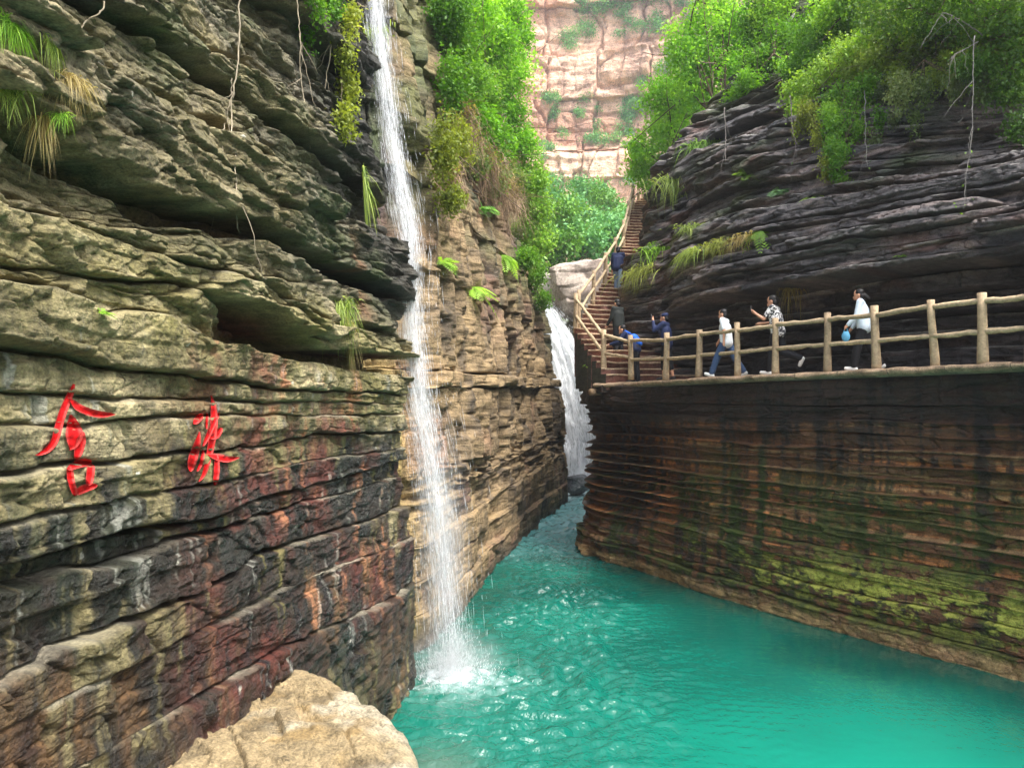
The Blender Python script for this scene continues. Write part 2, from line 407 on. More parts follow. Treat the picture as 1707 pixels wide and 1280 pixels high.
def dispA(S, Z, T, th, k, seed):
    up = sm(4.55, 5.2, Z + 0.03 * (S - 6)); wS = S + 0.10 * fbm(S * 1.5, Z * 2.0, 3, seed + 2); wZ = Z + 0.06 * fbm(S * 1.5 + 7, Z * 2.0, 3, seed + 3)
    d = 0.05 * fbm(S * 0.5, Z * 0.8, 2, seed + 1) + blocks(S, Z, k, seed, 1.3, 0.03, 0.04)
    d = d + (1 - up) * (facet(wS * 1.1, wZ * 2.6 + 3 * k, seed + 4, 0.04, 0.07, 0.02, 0.03) + facet(wS * 3.2, wZ * 7 + 3 * k, seed + 14, 0.026, 0.05, 0.016, 0.05))
    d = d + up * (facet(wS * 0.55, wZ * 2.6, seed + 24, 0.22, 0.22, 0.06, 0.04) + facet(wS * 1.7, wZ * 7.5, seed + 34, 0.10, 0.10, 0.03, 0.06) + facet(wS * 5, wZ * 13, seed + 44, 0.03, 0.06, 0.02, 0.07) + 0.02 * fbm(S * 5, Z * 9, 4, seed + 7))
    led = vn(S * 0.45 + 3 * k, Z * 11 + 1.2 * vn(S * 0.7, Z * 1.5, seed + 6), seed + 5); d = d - 0.022 * sm(0.45, 0.62, led)
    return d + 0.011 * fbm(S * 12, Z * 20, 4, seed + 17, 0.6)

BROWN = WA.pix(574, 440)
def colA(S, Z, T, th, k, rnd, D, seed):
    sh = S.shape; base = lin(128, 118, 82) * (0.75 + 0.5 * rnd)
    C = col4(sh, base, 0.15)
    big = fbm(S * 0.5, Z * 0.8, 3, seed + 80); n = fbm(S * 1.6, Z * 2.4, 6, seed + 79, 0.65)
    st = fbm(S * 6.0, Z * 0.35 + 3 * k, 6, seed + 81, 0.62); st2 = fbm(S * 11, Z * 0.6 + 5 * k, 5, seed + 82, 0.6)
    mixc(C, lin(116, 110, 56), sm(-0.5, 0.9, big + 0.6 * n) * 0.8)                                # olive film
    mixc(C, lin(182, 168, 130), sm(-0.1, 0.8, n + 0.3 * st) * 0.75)                              # paler weathered patches
    low = 1 - sm(4.5, 4.8, Z)
    # black-blue water films, run as streaks, on the lower beds
    mask = sm(-0.18, 0.22, st * 0.8 + 0.45 * big + 0.4 * n + 0.55 * (_h(np.array([k]), np.array([7]), seed)[0] - 0.3) + 0.22 * (1 - sm(3.2, 3.9, Z))) * (1 - sm(3.6, 4.4, Z + 0.25 * n)) * (0.55 + 0.45 * sm(0.6, 1.8, Z))
    mixc(C, lin(24, 27, 29), mask * 0.95, 0.95)
    mixc(C, lin(44, 58, 32), sm(-0.1, 0.8, st2 - 0.4 * big) * low * 0.5, 0.5)
    # rust and dark brown seepage on the right half and low down, run as streaks
    reg = sm(4.4, 6.0, S) * (1 - sm(11.0, 12.2, S)) * sm(0.9, 1.9, Z) * (1 - sm(4.5, 5.0, Z))
    lowz = 1 - sm(2.4, 3.4, Z + 0.3 * big)
    mixc(C, lin(58, 38, 27), sm(-0.35, 0.3, fbm(S * 2.2 - 4, Z * 0.7, 6, seed + 87, 0.62) + 0.5 * st + 0.1) * lowz * 0.8, 0.6)
    red = sm(-0.1, 0.8, fbm(S * 1.1 + 9, Z * 1.5, 6, seed + 85, 0.62) + 0.5 * st2)
    mixc(C, lin(112, 54, 42), red * reg * 0.75, 0.5)
    mixc(C, lin(22, 23, 25), sm(0.05, 0.45, st2 + 0.3 * n) * lowz * 0.85, 0.95)
    mixc(C, lin(186, 126, 88), sm(0.35, 0.95, fbm(S * 2.2 + 3, Z * 0.9 + 7, 6, seed + 86, 0.62) + 0.5 * st2) * reg * 0.85, 0.2)
    mixc(C, lin(128, 96, 58), sm(0.2, 0.9, fbm(S * 1.4 - 9, Z * 1.0, 6, seed + 88, 0.62) + 0.4 * st) * lowz * 0.7, 0.3)
    # red rock inside the hollow
    cv = sm(4.85, 5.0, Z) * (1 - sm(5.6, 6.1, Z)) * sm(5.5, 7, S) * sm(0.0, -0.3, D)
    mixc(C, lin(110, 50, 44), cv * 0.85)
    up = sm(5.3, 6.2, Z + 0.05 * S)
    mixc(C, lin(104, 100, 92), up * 0.6 * sm(-0.6, 0.5, big + 0.5 * n))
    mixc(C, lin(40, 42, 47), sm(8.0, 10.5, S) * sm(5.0, 5.8, Z) * 0.8, 0.45)
    mixc(C, lin(78, 90, 46), sm(0.0, 0.8, fbm(S * 0.9 + 5, Z * 1.3, 6, seed + 89, 0.6)) * sm(5, 6, Z) * 0.65)
    # ochre tufa beside the fall
    tu = sm(11.55, 12.1, S + 0.15 * st) * (1 - sm(5.0, 5.6, Z)) + sm(11.8, 12.2, S + 0.2 * st) * sm(4.8, 5.4, Z) * 0.6
    mixc(C, lin(168, 150, 92), tu * sm(-0.6, 0.4, st2) * 0.85, 0.15)
    # a few lichen flecks and pale drips
    f1, f2, c = worley(S * 2.6 + 0.1 * st2, Z * 2.2 + 0.05 * n, seed + 90)
    mixc(C, lin(210, 206, 190), (f1 < 0.03 + 0.03 * n) * (c > 0.8) * 0.85)
    mixc(C, lin(176, 176, 164), sm(0.62, 0.9, st2 + 0.4 * n) * low * 0.5)
    cx_, cz_ = BROWN
    mixc(C, lin(122, 84, 52), np.exp(-((S - cx_ + 0.05 * st2) / 0.16) ** 2) * sm(cz_ - 0.9, cz_ - 0.6, Z) * (1 - sm(cz_ + 0.1, cz_ + 0.6, Z)) * 0.7, 0.3)
    lip = np.exp(-((1 - T) * th / 0.022) ** 2)
    mixc(C, lin(176, 168, 146), lip * 0.6 * sm(-0.3, 0.4, vn(S * 2, Z * 0 + k, seed + 91)))
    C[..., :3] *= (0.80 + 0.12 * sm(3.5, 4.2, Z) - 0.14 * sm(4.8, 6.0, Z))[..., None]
    return C

cliff_left = empty('cliff_left', label='tall layered cliff face on the left side of the pool', kind='structure')
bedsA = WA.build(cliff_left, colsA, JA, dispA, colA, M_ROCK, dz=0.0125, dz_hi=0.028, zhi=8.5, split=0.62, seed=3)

# ---- left cliff behind the fall
def sbB(S, Z): return (0.05 + 0.10 * sm(14, 24, S)) * np.maximum(Z - 2, 0) + 0.10 * np.maximum(Z - 7.5 - 0.1 * S, 0) + 0.5 * np.maximum(Z - 21, 0)
WB = Cliff([(-4.6, 12.6), (-3.2, 13.0), (-2.0, 13.5), (-1.45, 14.6), (-0.95, 17.8), (-0.15, 22.5), (0.85, 28), (1.95, 33.5), (2.5, 37), (2.3, 41), (1.6, 45), (-0.5, 52), (-4, 60)], +1, sbB)
colsB = WB.columns(1.4, 5, 40)
fB = lambda z: np.zeros_like(colsB) + z
dip = 0.03 * (colsB - 2)
ZB = [(-0.8, .03, .15), (0.55, .12, .1), (1.1, .16, 0.04), (1.75, .08, 0.0), (2.5, .08, 0.), (4.55, .10, .12), (4.9, .25, -.06), (6.9, .08, 0.), (8.6, .12, .08), (9.8, .2, -.05), (11.6, .2, .05), (13.8, .2, 0), (16.5, .2, .1), (19.5, .2, 0), (22.5, .2, 0)]
JB = [(fB(z) + dip * (0.4 + 0.12 * z) * (0 < i) + 0.06 * fbm(colsB * 0.5, colsB * 0 + z, 3, 4), d, p) for i, (z, d, p) in enumerate(ZB)]

def dispB(S, Z, T, th, k, seed):
    wS = S + 0.15 * fbm(S * 0.9, Z * 0.9, 3, seed + 2); wZ = Z + 0.12 * fbm(S * 0.9 + 7, Z * 0.9, 3, seed + 3)
    d = -0.12 + 0.16 * fbm(S * 0.3, Z * 0.4, 3, seed + 1) + blocks(S, Z, k, seed, 2.4, 0.05, 0.08)
    hi = sm(1.9, 3.2, Z)
    d = d + facet(wS * 0.8, wZ * 0.30 + 2 * k * (1 - hi), seed + 4, 0.34, 0.30, 0.22, 0.04) * (0.25 + 0.75 * hi)
    d = d + facet(wS * 1.9, wZ * 1.1, seed + 14, 0.09, 0.14, 0.06, 0.05) * (0.4 + 0.6 * hi) + facet(wS * 4.0, wZ * 4.0, seed + 34, 0.03, 0.05, 0.03, 0.06)
    col = vn(S * 2.2, Z * 0.2, seed + 15); d = d + 0.14 * np.sign(col) * np.abs(col) ** 0.6 * hi      # upright flutes
    return d + 0.02 * fbm(S * 5, Z * 7, 3, seed + 7)

def colB(S, Z, T, th, k, rnd, D, seed):
    C = col4(S.shape, lin(146, 124, 90) * (0.85 + 0.3 * rnd), 0.1)
    n = fbm(S * 0.6, Z * 0.8, 6, seed + 80, 0.6); st = fbm(S * 3.5, Z * 0.4, 6, seed + 81, 0.6)
    mixc(C, lin(94, 82, 66), sm(-0.4, 0.7, n) * 0.75)
    mixc(C, lin(54, 50, 48), sm(-0.05, 0.75, st + 0.5 * n) * 0.8, 0.4)
    mixc(C, lin(164, 140, 106), sm(-0.1, 0.9, fbm(S * 1.1 + 8, Z * 1.4, 6, seed + 83, 0.6)) * 0.7)
    mixc(C, lin(128, 90, 76), sm(0.1, 0.8, fbm(S * 0.6 + 3, Z * 0.9, 4, seed + 84)) * 0.5)
    mixc(C, lin(40, 42, 47), (1 - sm(3.2, 5.0, S)) * sm(7, 8.2, Z) * 0.85, 0.5)               # dark wet chute
    mixc(C, lin(170, 148, 90), (1 - sm(2.6, 3.6, S)) * (1 - sm(4.5, 6, Z)) * 0.8, 0.2)
    mixc(C, lin(72, 88, 40), sm(6.8, 9.5, Z + 0.5 * n) * sm(-0.5, 0.4, fbm(S * 0.8, Z * 0.9, 5, seed + 86)) * 0.7)
    mixc(C, lin(56, 52, 46), (1 - sm(0.1, 0.4, Z + 0.1 * n)) * 0.7, 0.7)
    mixc(C, lin(96, 112, 72), sm(22, 32, S) * sm(4.5, 7, Z) * 0.5)
    return C

cliff_back = empty('cliff_left_far', label='paler fractured cliff beyond the waterfall on the left', kind='structure')
bedsB = WB.build(cliff_back, colsB, JB, dispB, colB, M_ROCK, dz=0.035, dz_hi=0.09, zhi=11, split=2.2, seed=8, esc=2.0)

# ---- right cliff below the walkway
LR = [(14.5, -3), (10.4, 8.2), (9.0, 10.6), (7.65, 12.9), (6.55, 14.6), (5.3, 16.6), (4.25, 18.7), (3.25, 20.8), (2.5, 22.0), (2.22, 23.0), (2.2, 24.3), (2.9, 26.7), (4.05, 30.2), (5.3, 35.2), (6.7, 40), (8.5, 47)]
WC = Cliff(LR, -1)
colsC = WC.columns(1.4, 5, 40)
sC = WC.y2s(22.4)
topC = 4.62 + 0 * colsC
yC = np.interp(colsC, WC.S, WC.Y)
topC = np.interp(yC, [20.6, 22.2, 24, 26.5, 30, 35, 37, 41, 47], [4.80, 4.95, 6.35, 7.85, 9.65, 13.0, 13.9, 13.9, 13.9])
fr = np.array([-0.16, 0.06, 0.1, 0.155, 0.21, 0.25, 0.31, 0.36, 0.40, 0.46, 0.52, 0.57, 0.63, 0.68, 0.74, 0.80, 0.86, 0.92, 1.0])
dps = [.02, .10, .03, .05, .04, .03, .12, .03, .03, .04, .06, .03, .03, .09, .04, .09, .04, .06, .05]
prs = [.14, .05, .08, .02, .06, .03, -.02, 0., -.03, -.02, 0.02, -.03, -.05, 0., -.08, -.02, -.12, -.05, 0]
tilt = -0.22 * (1 - sm(10, 23, yC)) + 0.25
JC = [((topC if f == 1.0 else 4.62 + 0 * topC) * f + (tilt * (0 < f < 1) * (0.4 if f > .5 else 0.9)) + 0.05 * fbm(colsC * 0.4, colsC * 0 + f * 40, 3, 2) * (0 < f < 1), d, p) for f, d, p in zip(fr, dps, prs)]

def dispC(S, Z, T, th, k, seed):
    wS = S + 0.15 * fbm(S * 0.9, Z * 0.9, 3, seed + 2); wZ = Z + 0.05 * fbm(S * 0.9 + 7, Z * 0.9, 3, seed + 3)
    d = 0.07 * fbm(S * 0.35, Z * 0.5, 3, seed + 1) + blocks(S, Z, k, seed, 2.2, 0.025, 0.03)
    f = sm(0.12, 0.5, Z / 4.7) * (1 - sm(0.72, 0.98, Z / 4.7)); cor = np.exp(-((S - sC) / 2.2) ** 2)
    d = d - f * (0.12 + 0.72 * cor)
    d = d + facet(wS * 0.7, wZ * 3.4 + 3 * k, seed + 14, 0.07, 0.06, 0.035, 0.03) + facet(wS * 2.2, wZ * 7 + 3 * k, seed + 44, 0.03, 0.04, 0.02, 0.05)
    led = vn(S * 0.15 + 3 * k, Z * 9 + 0.3 * vn(S * 0.3, Z * 1.5, seed + 6), seed + 5); d = d - 0.022 * sm(0.35, 0.45, led)
    led = vn(S * 0.3 + k, Z * 26 + 0.3 * vn(S * 0.5, Z * 2, seed + 6), seed + 8); d = d - 0.007 * sm(0.25, 0.4, led)
    d = d + facet(wS * 1.6, wZ * 2.6, seed + 33, 0.22, 0.25, 0.08, 0.06) * sm(sC - 1.6, sC - 0.2, S)
    return d + 0.012 * fbm(S * 6, Z * 10, 3, seed + 7)

def colC(S, Z, T, th, k, rnd, D, seed):
    C = col4(S.shape, lin(84, 58, 38) * (0.6 + 0.7 * rnd), 0.4)
    n = fbm(S * 1.4, Z * 2.2, 7, seed + 80, 0.7); fine = fbm(S * 5, Z * 8, 5, seed + 79, 0.7)
    st = fbm(S * 4.2, Z * 0.16, 6, seed + 81, 0.65); hz = fbm(S * 0.07, Z * 9 + 0.15 * n, 6, seed + 82, 0.7)
    mixc(C, lin(150, 98, 56), sm(0.0, 0.45, hz + 0.25 * n) * sm(0.7, 1.4, Z) * 0.8, 0.3)
    mixc(C, lin(128, 112, 84), sm(0.25, 0.6, fbm(S * 0.1 + 6, Z * 12, 5, seed + 78, 0.65) + 0.25 * fine) * 0.55, 0.2)
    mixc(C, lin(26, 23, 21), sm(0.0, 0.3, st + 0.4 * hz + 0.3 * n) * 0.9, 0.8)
    mixc(C, lin(14, 13, 14), sm(3.1, 4.1, Z + 0.35 * n + 0.25 * st) * 0.9, 0.5)  # near-black under the deck: the overhang's shade put into the rock colour
    near = 1 - sm(sC - 10, sC - 1.5, S); ledge = np.exp(-((1 - T) * th / 0.07) ** 2)
    g = sm(0.12, 0.42, 0.6 * n + 0.5 * fine + 0.35 * near + 0.4 * ledge + 0.3 * st - 0.02)
    mixc(C, lin(44, 58, 20), g * (1 - sm(2.3, 3.4, Z + 0.3 * st)) * 0.8, 0.05)
    g2 = sm(0.1, 0.34, 0.55 * n + 0.6 * fine + 0.25 * ledge + 0.3 * fbm(S * 0.5 + 1, Z * 0.8, 3, seed + 84)) * np.exp(-((Z - 0.85 - 0.1 * st) / 0.42) ** 2) * near
    mixc(C, lin(134, 142, 66), g2 * 0.95, 0.0)
    g3 = sm(0.2, 0.45, fbm(S * 1.5 + 9, Z * 0.10, 5, seed + 85, 0.65) + 0.15 * fine) * sm(0.8, 1.6, Z) * (1 - sm(3.0, 3.7, Z)) * near
    mixc(C, lin(38, 60, 20), g3 * 0.85, 0.15)
    mixc(C, lin(134, 116, 84), (1 - sm(0.16, 0.32, Z + 0.06 * n)) * (0.45 + 0.4 * sm(-0.3, 0.3, n)), 0.4)
    mixc(C, lin(84, 98, 54), sm(sC + 0.5, sC + 3, S) * sm(4.5, 6, Z) * 0.6, 0.0)
    C[..., :3] = np.minimum(C[..., :3] * np.array([1.85, 1.7, 1.5]), 0.6)
    return C

cliff_rl = empty('cliff_right', label='dark mossy cliff under the walkway on the right', kind='structure')
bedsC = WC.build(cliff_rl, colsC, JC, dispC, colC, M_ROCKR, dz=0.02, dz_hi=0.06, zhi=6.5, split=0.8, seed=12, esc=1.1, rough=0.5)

# ---- right cliff above the walkway
UR = [(16.0, -2), (11.9, 8.9), (10.5, 11.2), (9.1, 13.6), (8.0, 15.3), (6.75, 17.3), (5.6, 19.5), (4.75, 21.4), (4.0, 23.0), (3.6, 24.5), (3.95, 26.9), (4.65, 29.2), (5.3, 31.4), (6.25, 35.0), (7.4, 39), (9, 46)]
def sbD(S, Z):
    f = sm(WD_s0 - 2.0, WD_s0 + 2.5, S)
    base = 0.42 * np.maximum(Z - 7.2, 0) * (1 - f) + f * (0.36 * np.maximum(Z - 8.0, 0))
    return base + 0.55 * np.maximum(Z - 11.5 - 1.0 * f, 0)
WD_s0 = 0
WD = Cliff(UR, -1, sbD); WD_s0 = WD.y2s(22.5)
colsD = WD.columns(1.4, 5, 40)
yD = np.interp(colsD, WD.S, WD.Y)

def jointD(pts, dep, pr):
    q = sorted(WD.pix(x, y) for x, y in pts); S = np.array([a for a, _ in q]); Z = np.array([b for _, b in q])
    zj = np.interp(colsD, S, Z) + 0.03 * fbm(colsD * 0.8, colsD * 0 + dep * 77, 3, 15)
    return (zj, dep, pr)
along = sm(WD_s0 - 2.2, WD_s0 + 0.6, colsD)                      # 0 along the walkway, 1 along the stairs
lipp = lambda a, b: a * (1 - along) + b * along
hol = np.exp(-((colsD - WD.y2s(13.0)) / 3.6) ** 2)
JD = [(np.zeros_like(colsD) + 4.4, .05, lipp(-0.75, 0.0)),
      jointD([(1040, 540), (1130, 530), (1200, 500), (1300, 489), (1430, 467), (1560, 449), (1707, 434)], .10, lipp(0.85, 0.10)),
      jointD([(1040, 515), (1130, 500), (1240, 465), (1430, 430), (1707, 392)], .12, lipp(0.98, 0.15)),
      jointD([(1045, 490), (1130, 470), (1240, 430), (1450, 392), (1707, 352)], .10, lipp(0.85, 0.18)),
      jointD([(1060, 460), (1150, 425), (1250, 395), (1450, 360), (1707, 318)], .14, lipp(0.82, 0.22)),
      jointD([(1075, 430), (1160, 390), (1250, 360), (1400, 335), (1707, 292)], .12, lipp(0.7, 0.3)),
      jointD([(1090, 395), (1170, 345), (1250, 320), (1400, 295), (1707, 262)], .16, lipp(0.72, 0.15) - 0.8 * hol),
      jointD([(1100, 350), (1170, 300), (1250, 275), (1400, 250), (1707, 220)], .14, lipp(0.55, 0.28) - 1.5 * hol),
      jointD([(1115, 310), (1170, 265), (1250, 235), (1400, 205), (1707, 165)], .16, lipp(0.6, 0.25) - 2.2 * hol),
      jointD([(1140, 270), (1190, 225), (1260, 195), (1400, 155), (1707, 105)], .2, lipp(0.45, 0.35) - 2.0 * hol),
      jointD([(1170, 225), (1210, 190), (1300, 150), (1400, 105), (1707, 50)], .2, lipp(0.9, 0.3) - 0.1 * hol),
      (14.2 - 0.8 * sm(24, 30, yD), .2, 0.3), (18.0 - 3.4 * sm(22, 29, yD), .2, 0.3), (22.0 - 6.6 * sm(22, 29, yD), .2, 0.3)]

def dispD(S, Z, T, th, k, seed):
    wS = S + 0.2 * fbm(S * 0.7, Z * 0.9, 3, seed + 2); wZ = Z + 0.07 * fbm(S * 0.7 + 7, Z * 0.9, 3, seed + 3)
    d = 0.16 * fbm(S * 0.35, Z * 0.6, 3, seed + 1) + blocks(S, Z, k, seed, 1.6, 0.10, 0.07)
    d = d + facet(wS * 0.45, wZ * 2.6 + 3 * k, seed + 14, 0.40, 0.16, 0.06, 0.04) + facet(wS * 1.3, wZ * 6.5, seed + 24, 0.14, 0.08, 0.03, 0.06) + facet(wS * 4, wZ * 13, seed + 34, 0.03, 0.04, 0.02, 0.08)
    return d + 0.02 * fbm(S * 5, Z * 9, 3, seed + 7)

def colD(S, Z, T, th, k, rnd, D, seed):
    C = col4(S.shape, lin(80, 76, 76) * (0.6 + 0.7 * rnd), 0.3)
    n = fbm(S * 0.7, Z * 1.2, 6, seed + 80, 0.62); st = fbm(S * 3.2, Z * 0.4, 5, seed + 81)
    mixc(C, lin(34, 33, 38), sm(-0.4, 0.5, n + 0.4 * st) * 0.8, 0.5)
    mixc(C, lin(140, 124, 118), sm(0.0, 0.8, fbm(S * 0.9 + 8, Z * 4.5, 6, seed + 83, 0.6)) * 0.65, 0.2)
    mixc(C, lin(92, 56, 44), sm(0.15, 0.8, fbm(S * 0.7 + 2, Z * 2.2, 4, seed + 84)) * 0.5, 0.2)
    mixc(C, lin(60, 74, 36), sm(0.0, 0.7, fbm(S * 0.5 - 6, Z * 1.1, 6, seed + 85)) * sm(6.8, 8.2, Z) * 0.6, 0.0)
    mixc(C, lin(52, 62, 30), sm(13.0, 14.2, Z) * 0.8, 0.0)
    mixc(C, lin(32, 29, 29), (1 - sm(6.3, 6.9, Z)) * (1 - sm(WD_s0 - 1.5, WD_s0 + 0.5, S)) * 0.7, 0.3)  # alcove behind the walkway: its deep shade painted as darker rock
    lip = np.exp(-((1 - T) * th / 0.045) ** 2)
    mixc(C, lin(178, 174, 168), lip * 0.75 * sm(-0.3, 0.4, vn(S * 1.5, Z * 0 + k, seed + 91)))
    C[..., :3] *= 1.2
    return C

cliff_ru = empty('cliff_right_upper', label='dark layered overhanging cliff above the walkway', kind='structure')
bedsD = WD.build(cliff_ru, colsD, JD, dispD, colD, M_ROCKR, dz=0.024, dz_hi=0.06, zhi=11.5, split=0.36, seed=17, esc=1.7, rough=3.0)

# ---- ground, riverbed, upper valley, far cliff
def sheet(name, xs, ys, zf, colf, mat, kind='structure', label=None):
    Xg, Yg = np.meshgrid(xs, ys); Zg = zf(Xg, Yg)
    C = colf(Xg, Yg, Zg)
    o = link(name, mesh_np(name, np.stack([Xg, Yg, Zg], -1), gridF(len(ys), len(xs)), C.reshape(-1, 4)), mat)
    return tag(o, label, kind=kind)
sheet('ground', np.linspace(-900, 900, 61), np.linspace(-900, 1100, 61), lambda x, y: 0 * x - 2.2, lambda x, y, z: col4(x.shape, lin(120, 112, 92)), M_FAR, label='rocky ground under and around the gorge')
def z_up(x, y):
    a = 9.0 + 0.25 * np.maximum(y - 52, 0) + 0.5 * np.maximum(np.abs(x - 6) - 8, 0) * sm(50, 60, y)
    return np.minimum(a, 60 + 0 * a) + 0.5 * fbm(x * 0.2, y * 0.2, 4, 3)
sheet('hillside', np.linspace(-70, 110, 130), np.linspace(48, 150, 90), z_up, lambda x, y, z: col4(x.shape, lin(86, 102, 52)), M_FAR, label='overgrown slope below the far cliff')
# the rock step the far fall drops from
WS = Cliff([(-3, 45.5), (1, 46.2), (4, 45.6), (7, 46.2), (12, 45.5)], +1)
colsS = np.linspace(0, WS.len - 0.1, 90)
JS = [(np.zeros_like(colsS) + z, .1, p) for z, p in ((-0.5, .5), (1.5, .3), (3.2, .2), (5, .1), (6.6, .1), (8.0, 0), (9.4, -.3))]
rock_step = empty('rock_step', label='wet rock step behind the far waterfall', kind='structure')
WS.build(rock_step, colsS, JS, dispB, lambda S, Z, T, th, k, r, D, s: col4(S.shape, lin(110, 100, 84), 0.5), M_ROCK, dz=0.1, dz_hi=0.1, split=3, seed=31)

WF = Cliff([(-90, 100), (-45, 118), (-12, 134), (10, 140), (30, 136), (50, 126), (80, 118), (130, 100)], +1, lambda S, Z: 0.10 * (Z - 20) + 4.0 * sm(52, 56, Z) + 3.0 * sm(36, 38.5, Z))
colsF = np.concatenate([np.linspace(0, 82, 80), np.linspace(82.2, 165, 520), np.linspace(166, WF.len - 0.1, 80)])
zz = [8, 20, 29, 36, 38.5, 47, 53, 56, 65, 74, 84, 96]
JF = [(np.zeros_like(colsF) + z + 0.05 * (colsF - 100) * (i > 0) + 1.2 * fbm(colsF * 0.03, colsF * 0 + z, 4, 6), 0.8, float(RNG.normal(0, 0.5))) for i, z in enumerate(zz)]
def dispF(S, Z, T, th, k, seed):
    wS = S + 1.5 * fbm(S * 0.1, Z * 0.1, 3, seed + 2); wZ = Z + 0.8 * fbm(S * 0.1 + 7, Z * 0.1, 3, seed + 3)
    d = 1.6 * fbm(S * 0.04, Z * 0.04, 3, seed + 1) + facet(wS * 0.15, wZ * 0.045 + k, seed + 4, 2.6, 1.6, 1.3, 0.03) + facet(wS * 0.36, wZ * 0.12, seed + 14, 0.9, 0.9, 0.45, 0.05) + facet(wS * 0.5, wZ * 0.9, seed + 24, 0.35, 0.3, 0.15, 0.06)
    led = vn(S * 0.04 + k, Z * 0.9 + vn(S * 0.1, Z * 0.3, seed + 6), seed + 5); d = d - 0.6 * sm(0.35, 0.5, led)
    return d + 0.2 * fbm(S * 0.6, Z * 0.8, 4, seed + 7)
def colF(S, Z, T, th, k, rnd, D, seed):
    C = col4(S.shape, lin(212, 172, 146) * (0.9 + 0.2 * rnd))
    mixc(C, lin(196, 142, 116), sm(-0.1, 0.6, fbm(S * 0.06, Z * 0.12, 4, seed + 80)) * 0.7)
    mixc(C, lin(222, 190, 160), sm(0.1, 0.6, fbm(S * 0.1 + 4, Z * 0.08, 4, seed + 81)) * 0.7)
    mixc(C, lin(150, 116, 102), sm(0.25, 0.6, fbm(S * 0.35, Z * 0.05, 4, seed + 82)) * 0.6)
    return C
cliff_far = empty('cliff_far', label='sunlit orange sandstone cliff closing the gorge', kind='structure')
bedsF = WF.build(cliff_far, colsF, JF, dispF, colF, M_FAR, dz=0.28, dz_hi=0.28, split=40, seed=23, rough=5.0, esc=5)

